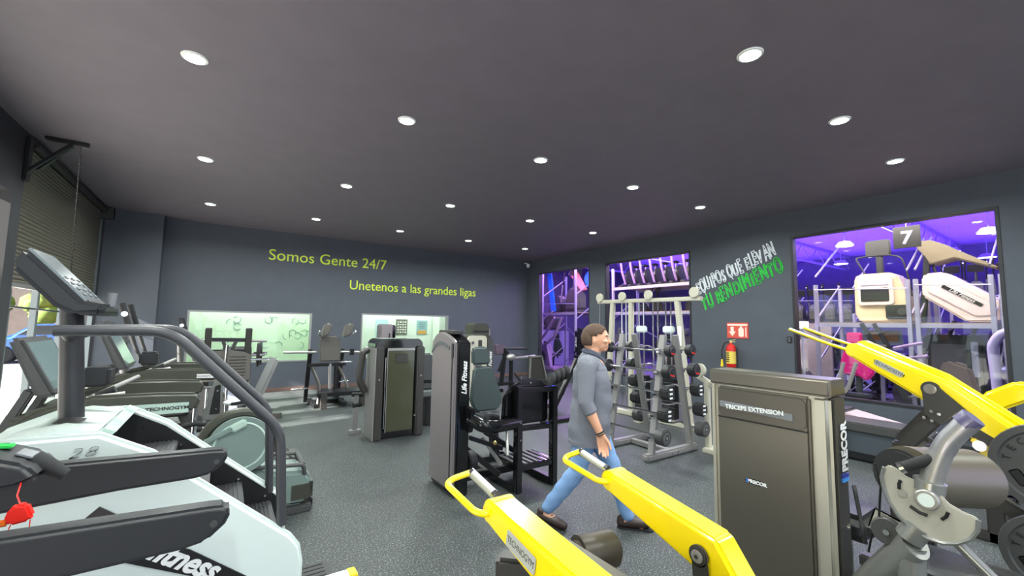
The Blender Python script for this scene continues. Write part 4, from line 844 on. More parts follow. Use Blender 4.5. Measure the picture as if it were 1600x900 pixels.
for side in (0, 1):
    for k in range(5):
        z = .31+k*.25; xc = (4.36+.27*(z-.06)/1.44-.055) if side == 0 else (5.16-.29*(z-.06)/1.44+.055); ez = side == 1
        t = thing('fixed_barbell', '%s barbell, %s, %s on %s side of rack' % ('curved' if ez else 'straight', kinds[k].replace('hexagonal ', '').replace('with a', 'and'), lv[k], 'near' if side == 0 else 'far'), 'barbell', (xc, 3.69, z), 0, 'fixed barbells on the A-frame rack')
        if ez: pts = [(0, -.50, 0), (0, -.28, 0), (.02, -.18, .03), (0, -.06, -.015), (0, .06, -.015), (.02, .18, .03), (0, .28, 0), (0, .50, 0)]
        else: pts = [(0, -.50, 0), (0, .50, 0)]
        MB().tube(pts, .014, 10, .04).build('shaft', chrome, t)
        r = [.098, .09, .09, .085, .072][k]; sg = [32, 6, 6, 24, 24][k]; L_ = [.12, .13, .12, .11, .09][k]
        for s in (-1, 1):
            h = MB().cyl((0, s*.44, 0), (0, s*(.44+L_), 0), r, seg=sg, bev=.012).build('weight_head', [greyPl, blackR, blackR, blackPl, blackPl][k], t)
            e = s*(.44+L_)
            if sg == 6:
                for q in range(3): MB().box((.0, e+s*.001, (q-1)*.05), (.055, .003, .022), bev=.001).build('white_mark', whiteT, h)
            elif k == 0: MB().lathe([(.048, 0), (.05, .003), (.055, 0)], (0, e, 0), (0, s, 0), 24).build('ring', labelG, h); MB().cyl((0, e, 0), (0, e+s*.004, 0), .016).build('end_bolt', steelM, h)
            else: MB().box((0, e+s*.001, -r*.45), (r*1.1, .004, .016), (0, .2, 0), bev=.002).build('stripe', redC, h); MB().lathe([(r*.55, 0), (r*.6, .003), (r*.66, 0)], (0, e, 0), (0, s, 0), 24).build('ring', greyPl, h)
            MB().cyl((0, s*.415, 0), (0, s*.44, 0), .024).build('collar', chrome, t)

# ---- cable station behind the rack
t = thing('cable_station', 'tall cream cable station with disc-shaped pulleys along its top beam', 'cable machine', (6.2, 4.8, 0))
wp(t, MB().bar((6.2, 3.78, 2.06), (6.2, 6.0, 2.08), .08, .07, .01), 'top_beam', creamP)
for y, r in ((3.88, .085), (4.76, .085), (5.35, .085), (5.92, .085)):
    p = wp(t, MB().cyl((6.13, y, 2.16), (6.17, y, 2.16), r, seg=32, bev=.006), 'pulley_cover', creamP); wp(t, MB().b2((6.14, y-.05, 2.08), (6.17, y+.05, 2.14), .006), 'cover_tab', creamP, p)
for y, yb in ((4.22, 4.02), (5.18, 5.20), (5.62, 5.78)): wp(t, MB().bar((6.2, yb, 0), (6.2, y, 2.05), .07, .09, .008), 'post', creamP)
wp(t, MB().b2((6.14, 3.9, 0), (6.26, 5.95, .08), .01).b2((5.8, 4.7, 0), (6.9, 4.82, .07), .01), 'base_frame', creamP)
for y in (4.36, 4.46, 4.62, 4.72, 4.92, 5.02, 5.32, 5.42): wp(t, MB().cyl((6.22, y, .1), (6.22, y, 2.04), .013, seg=10), 'guide_rod', chrome)
for y in (4.41, 4.97): 
    s = wp(t, MB().b2((6.17, y-.13, .1), (6.29, y+.13, .75), .01), 'weight_stack', blackP)
    m = MB()
    for k in range(12): m.b2((6.166, y-.132, .13+k*.05), (6.17, y+.132, .134+k*.05))
    wp(t, m, 'plate_gaps', labelG, s)
    wp(t, MB().b2((6.18, y-.10, 1.5), (6.27, y+.10, 1.62), .02), 'top_plate', whiteP)
wp(t, MB().cyl((6.15, 5.92, 2.08), (6.12, 5.9, 1.62), .004, seg=6), 'cable', steelM); wp(t, MB().lathe([(0, 0), (.02, .01), (.03, .06), (.012, .14), (0, .15)], (6.12, 5.9, 1.48)), 'cable_end', whiteP)
wp(t, MB().b2((6.145, 4.12, 1.3), (6.155, 4.19, 1.62), .002), 'side_label', whiteT)
t = thing('cable_column', 'short cream cable column with a round disc, just left of the bronze tower', 'cable machine', (5.3, 3.0, 0))
wp(t, MB().cyl((5.27, 3.28, 1.04), (5.31, 3.28, 1.04), .085, seg=28, bev=.006), 'disc', creamP); wp(t, MB().bar((5.3, 3.33, .97), (5.3, 3.12, .86), .05, .07, .01), 'arm', creamP)
wp(t, MB().b2((5.26, 3.16, .0), (5.34, 3.22, .90), .01), 'post', creamP); wp(t, MB().b2((5.2, 2.9, 0), (5.9, 3.22, .06), .01), 'base', creamP)

# ================================================================== BRONZE-GREY TOWER WITH ARM MACHINE
t = thing('triceps_machine', 'large bronze-grey weight tower with padded arm machine in the right foreground', 'weight machine', (2.4, .9, 0))
wp(t, MB().b2((2.285, .80, .0), (2.42, 1.33, 1.31), .012), 'tower_shell', precorE)
fp = wp(t, MB().b2((2.262, .865, .05), (2.29, 1.305, 1.285), .01, 2), 'front_panel', precorM)
wp(t, MB().prism(rrect(.775, 1.295, 1.345, 1.375, .012), 'yz', 2.255, 2.435, .014, 3), 'top_cap', precorM)
wp(t, MB().b2((2.268, .785, .0), (2.31, .865, 1.30), .02, 3), 'corner_column', precorE); wp(t, MB().b2((2.268, 1.31, .0), (2.31, 1.345, 1.30), .012, 2), 'corner_column', precorE)
wp(t, MB().prism(rrect(.875, 1.13, 1.295, 1.275, .03), 'yz', 2.256, 2.263, .002), 'header_panel', mat('header_bronze', (96, 91, 84), .32, .7), fp)
wp(t, MB().b2((2.2575, .872, 1.122), (2.263, 1.30, 1.128)), 'panel_seam', blackT, fp)
lb = wp(t, MB().prism([(.93, 1.165), (.93, 1.198), (1.285, 1.212), (1.285, 1.18)], 'yz', 2.252, 2.257, .001), 'name_strip', labelG, fp)
wt(t, 'lettering', 'TRICEPS EXTENSION', .030, whiteT, frame((2.249, 1.11, 1.189), (0, -1, .04), (0, 0, 1)), lb, bold=.001, xs=1.02, depth=.001)
b_ = wp(t, MB().prism([(a, .83+(b-.83)) for a, b in [(1.06, .83), (1.085, .843), (1.15, .843), (1.17, .83), (1.15, .817), (1.085, .817)]], 'yz', 2.2585, 2.263, .001), 'badge', blackT, fp)
wt(t, 'lettering', 'PRECOR', .022, whiteT, frame((2.2565, 1.105, .83), (0, -1, 0), (0, 0, 1)), b_, bold=.001, depth=.001, xs=1.1)
wp(t, MB().b2((2.2555, 1.147, .822), (2.2585, 1.158, .838)), 'logo_mark', mat('logo_blue', (40, 110, 210), .4), b_)
wp(t, MB().b2((2.30, .776, .02), (2.42, .80, 1.29), .006), 'side_panel', mat('side_graphite', (78, 76, 72), .35, .5))
wt(t, 'lettering', 'PRECOR', .088, whiteT, frame((2.372, .770, 1.072), (0, 0, 1), (-1, 0, 0)), bold=.003, depth=.001, xs=.66)
wp(t, MB().b2((2.338, .769, .918), (2.404, .776, .936)), 'logo_stripe', mat('logo_light_blue', (70, 150, 230), .4)); wp(t, MB().b2((2.338, .769, .936), (2.404, .776, .952)), 'logo_stripe', mat('logo_navy', (50, 60, 150), .4))
bolts(t, [(2.38, .772, .72), (2.38, .772, .45), (2.38, .772, .40)], (0, -1, 0), .012)
# swinging plate, arm tube, rollers
cpY, cpZ = .442, 1.01
# image-left is +Y: outline runs clockwise from the upper left horn round the bottom to the right horn
out = [(.557, 1.088), (.567, 1.05), (.562, 1.01), (.548, .965), (.525, .925), (.49, .893), (.45, .877), (.41, .876), (.375, .890), (.345, .915), (.326, .95), (.322, .985), (.335, .992), (.36, .998), (.39, 1.012), (.415, 1.042), (.44, 1.060), (.47, 1.062), (.50, 1.072), (.525, 1.092), (.545, 1.10)]
sw = wp(t, MB().prism(out, 'yz', 2.09, 2.105, .004, 2), 'swing_plate', silverG)
wp(t, MB().tube([(2.09, a, b) for a, b in out[:12]], .007, 6), 'plate_rim', silverP, sw)
wp(t, MB().lathe([(0, 0), (.030, 0), (.034, .006), (.034, .018), (.030, .022), (0, .022)], (2.09, cpY, 1.012), (-1, 0, 0), 32), 'pivot_ring', steelM, sw); wp(t, MB().cyl((2.07, cpY, 1.012), (2.064, cpY, 1.012), .022, seg=28), 'pivot_cap', whiteP, sw)
wp(t, MB().cyl((2.088, .51, 1.01), (2.084, .51, 1.01), .013), 'rivet', steelM, sw)
for c_ in ([(2.0875, .512, 1.055), (2.0875, .517, 1.04), (2.0875, .517, 1.022)], [(2.0875, .49, .972), (2.0875, .465, .958), (2.0875, .445, .955)], [(2.0875, .392, .985), (2.0875, .398, .968), (2.0875, .41, .955)]):
    wp(t, MB().tube(c_, .0055, 6), 'slot', blackT, sw)
wp(t, MB().tube([(2.12, .442, 1.05), (2.12, .40, 1.20), (2.12, .325, 1.305)], .032, 18, .12), 'arm_tube', steelM)
wp(t, MB().tube([(2.12, .405, 1.18), (2.12, .385, 1.235), (2.12, .33, 1.30)], .037, 14, .05), 'plastic_wrap', clearM); wp(t, MB().tube([(2.12, .345, 1.285), (2.12, .32, 1.312)], .034, 16), 'grip_end', mat('violet_wrap', (92, 86, 118), .3))
wp(t, MB().cyl((2.12, .445, 1.035), (2.12, .44, 1.07), .045, seg=24), 'tube_collar', silverP)
wp(t, MB().cyl((2.11, .42, 1.155), (2.09, .50, 1.105), .019, seg=16), 'rubber_handle', blackR); wp(t, MB().cyl((2.09, .50, 1.105), (2.088, .512, 1.097), .021, seg=16), 'handle_cap', chrome)
wp(t, MB().cyl((2.20, .535, 1.045), (2.60, .40, 1.0), .108, .112, 36, .03), 'arm_pad', greyPad); wp(t, MB().cyl((2.18, .542, 1.047), (2.20, .535, 1.045), .096, seg=36, bev=.01), 'pad_end', blackR)
wp(t, MB().cyl((2.14, .44, 1.01), (2.3, .46, 1.01), .03), 'pivot_shaft', steelM)
wp(t, MB().tube([(2.40, .76, .36), (2.30, .72, .50), (2.18, .60, .68), (2.12, .49, .835)], .052, 20, .12, ell=(.8, 1.15)), 'main_frame', silverP); wp(t, MB().cyl((2.12, .505, .85), (2.12, .475, .905), .042, seg=24), 'frame_socket', silverP)
wp(t, MB().tube([(2.12, .50, .82), (2.12, .53, .02)], .04, 16), 'support_leg', silverP)
wp(t, MB().cyl((2.12, .385, .885), (2.12, .10, .60), .016, seg=16), 'push_rod', silverP)
pu = wp(t, MB().lathe([(0, -.012), (.045, -.012), (.05, -.006), (.046, 0), (.05, .006), (.045, .012), (0, .012)], (2.14, .572, .84), (1, 0, 0), 36), 'pulley', greyPl)
wp(t, MB().cyl((2.125, .572, .84), (2.118, .572, .84), .010), 'pulley_bolt', chrome, pu); wp(t, MB().box((2.165, .58, .85), (.012, .10, .09), (.3, 0, 0), bev=.008), 'pulley_bracket', silverG)
wp(t, MB().tube([(2.14, .595, .885), (2.14, .585, 1.0), (2.15, .60, 1.08)], .004, 6), 'cable', blackT); wp(t, MB().tube([(2.14, .618, .82), (2.16, .64, .73)], .004, 6).bar((2.3, .72, .93), (2.2, .66, .74), .012, .014), 'cable', blackT)
wp(t, MB().b2((2.5, .25, .50), (2.9, .68, .58), .03, 3), 'seat', vinyl); wp(t, MB().b2((2.62, .40, 0), (2.74, .54, .5), .01), 'seat_post', silverP); wp(t, MB().b2((2.1, .44, 0), (2.9, .56, .08), .01).b2((2.4, .56, .0), (2.5, .8, .08), .01), 'base_frame', silverP)
wp(t, MB().b2((2.46, .72, .62), (2.75, 1.05, .74), .04, 3), 'chest_pad', vinyl); wp(t, MB().b2((2.56, .84, .0), (2.64, .92, .63), .01), 'pad_post', silverP)

# ================================================================== YELLOW-ARMED MACHINES
def beam(t, pts, w_, h_, x, bev=.012):
    # vertical-plane beam: outline offset from the centre line
    P_ = [Vector((0, y, z)) for y, z in pts]; up = []; dn = []; n = len(P_)
    for i, p in enumerate(P_):
        d1 = (P_[min(i+1, n-1)]-p).normalized() if i < n-1 else None; d0 = (p-P_[i-1]).normalized() if i else None
        d = ((d1 or d0)+(d0 or d1)).normalized(); N_ = Vector((0, -d.z, d.y)); c = N_.dot(Vector((0, -(d1 or d0).z, (d1 or d0).y))); hh = h_[i]/max(c, .5)
        up.append((p.y+N_.y*hh/2, p.z+N_.z*hh/2)); dn.append((p.y-N_.y*hh/2, p.z-N_.z*hh/2))
    return MB().prism(up+dn[::-1], 'yz', x-w_/2, x+w_/2, bev, 3)
def plate(name_loc, r, lab, group, axis=(1, 0, 0), lettering='TECHNOGYM', th=.03):
    t = thing('weight_plate', lab, 'weight plate', name_loc, 0, group)
    MB().lathe([(.027, -th/2), (r*.34, -th/2), (r*.38, -th*.25), (r*.82, -th*.25), (r*.86, -th/2), (r, -th/2), (r+.003, 0), (r, th/2), (.027, th/2)], (0, 0, 0), axis, 44).build('disc', greyPl, t)
    for a in range(3):
        an = math.radians(90+120*a); c = (0, r*.6*math.cos(an), r*.6*math.sin(an))
        MB().box((-th*.30, c[1], c[2]), (.008, r*.36, r*.20), (an+PI/2, 0, 0), bev=.01).build('grip_hole', blackT, t)
    for k, ch in enumerate(lettering):
        an = math.radians(170-k*20); c = Vector((-th*.25-.003, -r*.70*math.cos(an), r*.70*math.sin(an)))
        rad = Vector((0, c.y, c.z)).normalized(); tn = Vector((0, -rad.z, rad.y))*(-1)
        text_mesh('raised_letter', ch, r*.20, blackT, t, frame(c, Vector((-1, 0, 0)).cross(rad)*-1, rad), depth=.001)
    MB().cyl((-.03, 0, 0), (.05, 0, 0), .026).build('horn_end', steelM, t)
    return t
# --- foreground pair of arms
t = thing('plate_loaded_row', 'nearest machine with two low bright yellow arms and looped handles in the foreground', 'exercise machine', (.9, .5, 0))
w_ = .088
for i, (x, path) in enumerate(((.675, [(1.03, 1.085), (.64, 1.02), (.30, .70), (.18, .50)]), (1.155, [(1.04, 1.075), (.69, .99), (.42, .62), (.34, .42)]))):
    a = wp(t, beam(t, path, w_, [.062, .115, .12, .10], x, .010), 'arm', yellow)
    tipv = Vector((x, *path[0])); d = Vector((0, path[0][0]-path[1][0], path[0][1]-path[1][1])).normalized(); nup = Vector((0, -d.z, d.y))
    wp(t, MB().cyl(tipv-Vector((w_/2-.001, .002, 0)), tipv+Vector((w_/2-.001, -.002, 0)), .033, seg=28, bev=.008), 'arm_nose', yellow, a)
    md = tipv-d*.165+nup*-.004
    if i == 0:
        wp(t, MB().prism(rrect(-.06, -.021, .06, .021, .006, 2), 'xy', 0, .002).xf(frame(md-Vector((w_/2+.0015, 0, 0)), -d, nup)), 'logo_plate', mat('logo_grey', (176, 176, 168), .4), a)
        wt(t, 'logo', 'TECHNOGYM', .024, blackT, frame(md-Vector((w_/2+.0030, 0, 0)), -d, nup), a, depth=.0008, xs=.74)
    q = [tipv+Vector((-.02, -.005, .0)), tipv+Vector((-.055, -.005, .0)), tipv+Vector((-.075, .015, .005)), tipv+Vector((-.085, .17, .03)), tipv+Vector((-.055, .19, .035)), tipv+Vector((.012, .185, .045))]
    wp(t, MB().tube(q, .0095, 14, .035), 'handle_loop', yellow, a)
    g0 = tipv+Vector((.010, .186, .043)); g1 = tipv+Vector((.022, .055, .010))
    g = wp(t, MB().cyl(g0, g1, .0135, seg=20), 'grip', mat('grip_silver', (200, 200, 196), .35, .5), a); dg = (g1-g0).normalized()
    wp(t, MB().cyl(g0, g0+dg*.012, .0155, seg=20), 'grip_ring', chrome, g); wp(t, MB().cyl(g1-dg*.012, g1, .0155, seg=20), 'grip_ring', chrome, g)
    pv = Vector((x, .70, .985)) if i else Vector((x, .66, .955))
    for sx in (-1, 1):
        b_ = wp(t, MB().cyl(pv+Vector((sx*w_/2, 0, 0)), pv+Vector((sx*(w_/2+.014), 0, 0)), .027, seg=30, bev=.003), 'pivot_boss', greyF, a)
        wp(t, MB().cyl(pv+Vector((sx*(w_/2+.014), 0, 0)), pv+Vector((sx*(w_/2+.019), 0, 0)), .017, seg=26, bev=.002), 'pivot_cap', steelM, b_); wp(t, MB().cyl(pv+Vector((sx*(w_/2+.019), 0, 0)), pv+Vector((sx*(w_/2+.021), 0, 0)), .006, seg=6), 'hex_socket', greyF, b_)
        wp(t, MB().prism([(pv.y+.022, pv.z), (pv.y-.022, pv.z), (pv.y-.07, pv.z-.35), (pv.y+.0, pv.z-.35)], 'yz', x+sx*(w_/2+.001), x+sx*(w_/2+.011), .003), 'link_plate', greyF)
    wp(t, MB().b2((x-.05, .30, .05), (x+.05, .68, .62), .01), 'side_column', greyF)
wp(t, MB().bar((.895, 1.05, .915), (.92, .45, .90), .07, .06, .008), 'centre_beam', mat('warm_graphite', (84, 80, 74), .4))
wp(t, MB().bar((.86, .93, .90), (.70, 1.08, .90), .07, .08, .012), 'chest_pad_arm', greyF); 
wp(t, MB().cyl((.94, 1.01, .895), (1.085, .98, .895), .055, .055, 28, .014), 'roller_pad', mat('dark_brown_pad', (58, 52, 42), .35)); wp(t, MB().cyl((.89, 1.0, .90), (.96, 1.0, .895), .018), 'roller_axle', steelM)
wp(t, MB().b2((.64, .25, .0), (.74, 1.15, .07), .01).b2((1.10, .25, .0), (1.20, 1.15, .07), .01).b2((.7, .40, .0), (1.15, .50, .07), .01), 'base_frame', greyF)
wp(t, MB().bar((.92, .47, .05), (.92, .47, .89), .08, .08, .01), 'centre_post', greyF)
wp(t, MB().b2((.74, .0, .42), (1.08, .36, .50), .03, 3), 'seat', vinyl); wp(t, MB().b2((.88, .12, 0), (.95, .22, .42), .01), 'seat_post', greyF)

# --- right-hand machine with raised arms
t = thing('plate_loaded_row', 'right-hand machine with raised yellow arms in front of the big window', 'exercise machine', (3.5, .5, 0))
for i, (x, path) in enumerate(((3.30, [(.985, 1.475), (.62, 1.265), (.34, 1.015), (.26, .90)]), (3.73, [(1.06, 1.485), (.70, 1.275), (.40, 1.035), (.30, .92)]))):
    a = wp(t, beam(t, path, .10, [.085, .15, .15, .12], x, .014), 'arm', yellow)
    tipv = Vector((x, *path[0])); d = Vector((0, path[0][0]-path[1][0], path[0][1]-path[1][1])).normalized(); nup = Vector((0, -d.z, d.y))
    wp(t, MB().cyl(tipv-Vector((.048, 0, 0)), tipv+Vector((.048, 0, 0)), .044, seg=28, bev=.008), 'arm_nose', yellow, a)
    md = tipv-d*.19
    wp(t, MB().prism(rrect(-.07, -.017, .07, .017, .006, 2), 'xy', 0, .002).xf(frame(md-Vector((.0508, 0, 0)), -d, nup)), 'logo_plate', mat('logo_grey', (176, 176, 168), .4), a)
    wt(t, 'logo', 'TECHNOGYM', .026, blackT, frame(md-Vector((.0528, 0, 0)), -d, nup), a, depth=.0008, xs=.98)
    q = [tipv-d*.02, tipv+Vector((-.02, .04, .0)), tipv+Vector((-.03, .14, .035)), tipv+Vector((-.03, .36, .125))]
    wp(t, MB().tube(q, .013, 12, .04, ell=(1.5, .8)), 'handle_bar', yellow, a)
    wp(t, MB().cyl(tipv+Vector((-.03, .36, .125)), tipv+Vector((.10, .30, .07)), .012, seg=14), 'grip', silverP, a)
    pv = Vector((x, .645+i*.08, 1.285))
    for sx in (-1, 1):
        b_ = wp(t, MB().cyl(pv+Vector((sx*.049, 0, 0)), pv+Vector((sx*.066, 0, 0)), .040, seg=30, bev=.004), 'pivot_boss', greyF, a); wp(t, MB().cyl(pv+Vector((sx*.066, 0, 0)), pv+Vector((sx*.074, 0, 0)), .027, seg=26, bev=.003), 'pivot_cap', chrome, b_)
    xl = x-.060
    lk = wp(t, MB().prism([(pv.y+.035, pv.z+.02), (pv.y+.03, pv.z-.14), (pv.y-.03, pv.z-.19), (pv.y-.16, pv.z-.12), (pv.y-.03, pv.z+.02)], 'yz', xl-.008, xl, .003), 'link_plate', greyF)
    bolts(t, [(xl-.008, pv.y+.0, pv.z-.12), (xl-.008, pv.y-.03, pv.z-.13), (xl-.008, pv.y+.03, pv.z-.16), (xl-.008, pv.y-.0, pv.z-.17)], (-1, 0, 0), .010, chrome, lk)
    wp(t, MB().bar((xl+.03, pv.y-.02, pv.z-.14), (xl+.03, pv.y+.17, pv.z-.40), .05, .07, .008), 'link_arm', greyF); wp(t, MB().bar((xl+.03, pv.y+.17, pv.z-.40), (xl+.03, pv.y+.16, .05), .06, .08, .01), 'frame_post', greyF)
    wp(t, MB().bar((xl+.03, pv.y-.05, pv.z-.13), (xl+.03, pv.y-.45, pv.z-.40), .05, .06, .006), 'lower_link', greyF)
    wp(t, beam(t, [(.50+i*.08, 1.06), (.40+i*.08, .93), (.28+i*.08, .80)], .06, [.04, .09, .05], x-.02, .01), 'lower_lever', yellow)
    wp(t, MB().cyl((x-.055, .475+i*.08, 1.02), (x-.065, .475+i*.08, 1.02), .026, seg=24, bev=.003), 'lever_cap', chrome)
    wp(t, MB().bar((x-.02, .72+i*.08, .92), (x-.02, .20, .62), .055, .065, .008), 'diagonal_strut', greyF)
    wp(t, MB().b2((x-.04, .05, .0), (x+.04, 1.15, .08), .01), 'floor_beam', greyF); wp(t, MB().b2((x-.035, .16, .05), (x+.035, .24, 1.0), .01), 'rear_post', greyF)
    for q_ in ((.75, .04), (.55, .04)): wp(t, MB().cyl((x-.04, q_[0], q_[1]), (x-.046, q_[0], q_[1]), .012), 'floor_bolt', chrome)
wp(t, MB().b2((3.3, .55, .0), (3.75, .63, .08), .01), 'cross_beam', greyF); wp(t, MB().b2((3.38, .05, .40), (3.66, .42, .48), .03, 3), 'seat', vinyl); wp(t, MB().b2((3.48, .2, 0), (3.56, .28, .4), .01), 'seat_post', greyF)
wp(t, MB().box((3.5, .75, .78), (.24, .08, .34), (-.1, 0, 0), bev=.03, seg=3), 'chest_pad', vinyl)
wp(t, MB().b2((3.46, .72, .08), (3.54, .78, .7), .01), 'pad_post', greyF)
plate((3.14, .235, .985), .20, 'large grey weight plate on the raised yellow-armed machine, upper one at the frame edge', 'plates on the yellow machine')
plate((3.16, .24, .59), .185, 'grey weight plate below the upper one at the right frame edge', 'plates on the yellow machine')

# --- third yellow machine, mostly out of frame
t = thing('plate_loaded_press', 'machine whose single yellow arm leans up at the right frame edge', 'exercise machine', (5.2, .6, 0))
a = wp(t, beam(t, [(.80, .86), (.62, 1.08), (.50, 1.16), (.20, 1.16)], .12, [.10, .15, .15, .10], 5.0, .02), 'arm', yellow)
wp(t, MB().b2((4.95, .62, .0), (5.05, .72, .9), .01).b2((4.8, .1, 0), (5.6, .2, .08), .01).b2((4.95, .1, .0), (5.05, .9, .08), .01), 'frame', greyF)
wp(t, MB().b2((5.1, .2, .4), (5.45, .6, .48), .03), 'seat', vinyl); wp(t, MB().b2((5.22, .3, 0), (5.32, .4, .4), .01), 'seat_post', greyF)

# --- long low bench under the big window
t = thing('leg_bench', 'long low charcoal bench unit with a chrome-tipped peg under the big window', 'bench', (6.9, 2.0, 0))
wp(t, MB().prism([(1.35, .40), (1.55, .46), (2.95, .46), (2.95, .36), (1.4, .34)], 'yz', 6.55, 7.05, .015), 'top_rail', greyPl)
wp(t, MB().b2((6.58, 1.45, .08), (6.62, 2.9, .36), .006), 'side_panel', mat('slate_blue_panel', (66, 74, 82), .5)); wp(t, MB().b2((6.56, 1.4, .02), (6.66, 2.95, .10), .01), 'bottom_rail', blackP)
wp(t, MB().cyl((6.53, 2.15, .12), (6.53, 2.15, .40), .030), 'peg', blackR); wp(t, MB().cyl((6.53, 2.15, .09), (6.53, 2.15, .13), .036), 'peg_tip', chrome); wp(t, MB().cyl((6.53, 2.15, .40), (6.53, 2.15, .43), .034), 'peg_tip', chrome)
for y in (1.6, 2.75): wp(t, MB().b2((6.62, y, .0), (7.05, y+.08, .36), .01), 'leg', blackP)
t = thing('roller_end', 'round brown-grey roller end just right of the bronze tower', 'roller', (4.6, 1.95, .62))
MB().cyl((-.2, 0, 0), (.25, 0, 0), .085, seg=26, bev=.02).build('roller', greyPad, t); MB().cyl((.25, 0, 0), (.35, 0, 0), .02).build('axle', steelM, t); MB().bar((.33, 0, 0), (.33, 0, -.62), .06, .06, .01).build('stand', blackP, t); MB().box((.33, 0, -.60), (.3, .3, .04), bev=.01).build('foot', blackP, t)
# --- curved black-armed machine by the big window
t = thing('curved_arm_machine', 'black machine with a long curved arm behind the raised yellow arms', 'exercise machine', (6.0, .9, 0))
wp(t, MB().tube([(5.6, 1.45, 1.30), (5.6, 1.25, 1.27), (5.6, .95, 1.12), (5.6, .80, .90), (5.6, .76, .3), (5.6, .76, .03)], [.06, .06, .055, .05, .05], 14, .1), 'curved_arm', oliveM)
wp(t, MB().cyl((5.6, 1.58, 1.32), (5.6, 1.44, 1.30), .065, seg=20, bev=.01), 'arm_grip', blackR)
wp(t, MB().prism([(.85, .75), (.95, 1.25), (1.08, 1.30), (1.18, 1.26), (1.12, .75)], 'yz', 6.3, 6.4, .03), 'backrest', mat('brown_vinyl', (88, 76, 76), .5)); wp(t, MB().b2((6.0, .85, .42), (6.4, 1.2, .5), .03), 'seat', vinyl)
wp(t, MB().b2((6.15, .95, 0), (6.25, 1.05, .42), .01).b2((5.55, .7, 0), (6.6, .8, .07), .01).b2((6.15, .7, 0), (6.25, 1.3, .07), .01), 'base_frame', blackP); wp(t, MB().b2((6.35, .98, .05), (6.42, 1.05, 1.1), .01), 'back_post', blackP)
t = thing('treadmill_pedestal', 'dark low machine with pale pink ramp under the left of the big window', 'exercise machine', (7.2, 3.0, 0))
wp(t, MB().tube([(7.2, 3.35, .62), (7.2, 2.95, .60), (7.2, 2.55, .55), (7.2, 2.4, .75), (7.2, 2.3, 1.15)], .025, 12, .12), 'bent_rail', steelM); wp(t, MB().tube([(7.35, 2.5, .6), (7.35, 2.32, .75), (7.35, 2.2, 1.15)], .025, 12, .1), 'bent_rail', steelM)
wp(t, MB().prism([(2.45, .50), (2.9, .48), (2.0, .33), (1.6, .33)], 'yz', 7.15, 7.6, .006), 'ramp', mat('dusty_pink_panel', (190, 170, 176), .5)); wp(t, MB().b2((7.12, 2.3, .0), (7.6, 3.3, .50), .02), 'body', greyPl)
# ================================================================== STOCK IN THE HALL
hallL = mat('hall_cream_shroud', (216, 194, 160), .4)
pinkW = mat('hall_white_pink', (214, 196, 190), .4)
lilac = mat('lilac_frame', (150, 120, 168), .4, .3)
# stepping machine seen end-on, on the shelf
t = thing('stored_stair_climber', 'cream stair machine with dark grille and tall console on the hall shelf', 'stair climber', (9.7, 2.55, 1.74))
wp(t, MB().prism([(2.08, 1.75), (2.16, 2.30), (2.25, 2.58), (2.35, 2.63), (2.80, 2.63), (2.86, 2.56), (2.87, 1.9), (2.80, 1.75)], 'yz', 9.66, 10.2, .03, 3), 'body_shroud', hallL)
wp(t, MB().prism(rrect(2.30, 2.05, 2.80, 2.56, .06), 'yz', 9.62, 9.67, .01), 'front_bezel', pinkW); wp(t, MB().b2((9.61, 2.36, 2.12), (9.63, 2.76, 2.36), .01), 'dark_grille', blackPl); wp(t, MB().b2((9.61, 2.36, 2.41), (9.63, 2.76, 2.50), .005), 'window_slot', mat('pale_lilac_glass', (190, 180, 225), .2))
wp(t, MB().bar((9.9, 2.53, 2.6), (9.9, 2.53, 3.02), .06, .10, .01), 'mast', blackPl); wp(t, MB().prism(rrect(2.36, 2.96, 2.72, 3.26, .05), 'yz', 9.84, 9.93, .015), 'console', blackPl)
wp(t, MB().tube([(9.85, 2.42, 2.98), (9.8, 2.2, 2.9), (9.8, 2.12, 2.5), (9.8, 2.1, 2.2)], .014, 8, .08).tube([(9.85, 2.66, 2.98), (9.8, 2.86, 2.95), (9.8, 2.82, 2.85), (9.8, 2.72, 2.62)], .014, 8, .08), 'side_rail', blackPl)
wp(t, MB().b2((9.6, 2.1, 1.80), (9.68, 2.42, 2.05), .02), 'motor_box', blackPl); wp(t, MB().cyl((9.59, 2.2, 1.93), (9.6, 2.2, 1.93), .06), 'flywheel', greyPl)
# stair climber lying with slanted white side
t = thing('stored_stair_climber', 'white slanted stair machine side with black label strip on the hall shelf, right', 'stair climber', (9.8, 1.5, 1.74))
wp(t, MB().prism([(1.93, 2.18), (1.93, 2.50), (1.88, 2.56), (1.66, 2.57), (1.10, 2.10), (1.10, 1.76), (1.45, 1.76)], 'yz', 9.6, 10.3, .03, 3), 'side_shroud', pinkW)
wp(t, MB().prism([(1.86, 2.25), (1.82, 2.44), (1.66, 2.46), (1.18, 2.06), (1.17, 1.86), (1.34, 1.84)], 'yz', 9.585, 9.605, .01), 'raised_panel', mat('hall_inset', (216, 196, 196), .4))
s_ = wp(t, MB().prism([(1.70, 2.32), (1.67, 2.36), (1.25, 2.03), (1.28, 1.99)], 'yz', 9.575, 9.59, .002), 'label_strip', blackT); wt(t, 'lettering', 'Life Fitness', .075, whiteT, frame((9.572, 1.47, 2.175), (0, -.42, -.33), (0, 0, 1)), s_, shear=.3)
wp(t, MB().bar((9.8, 1.98, 1.75), (9.8, 1.86, 3.05), .09, .08, .01), 'mast', blackPl)
t = thing('folded_cover', 'crumpled beige cover draped over a machine top behind the big window', 'cover', (9.9, 1.7, 2.9))
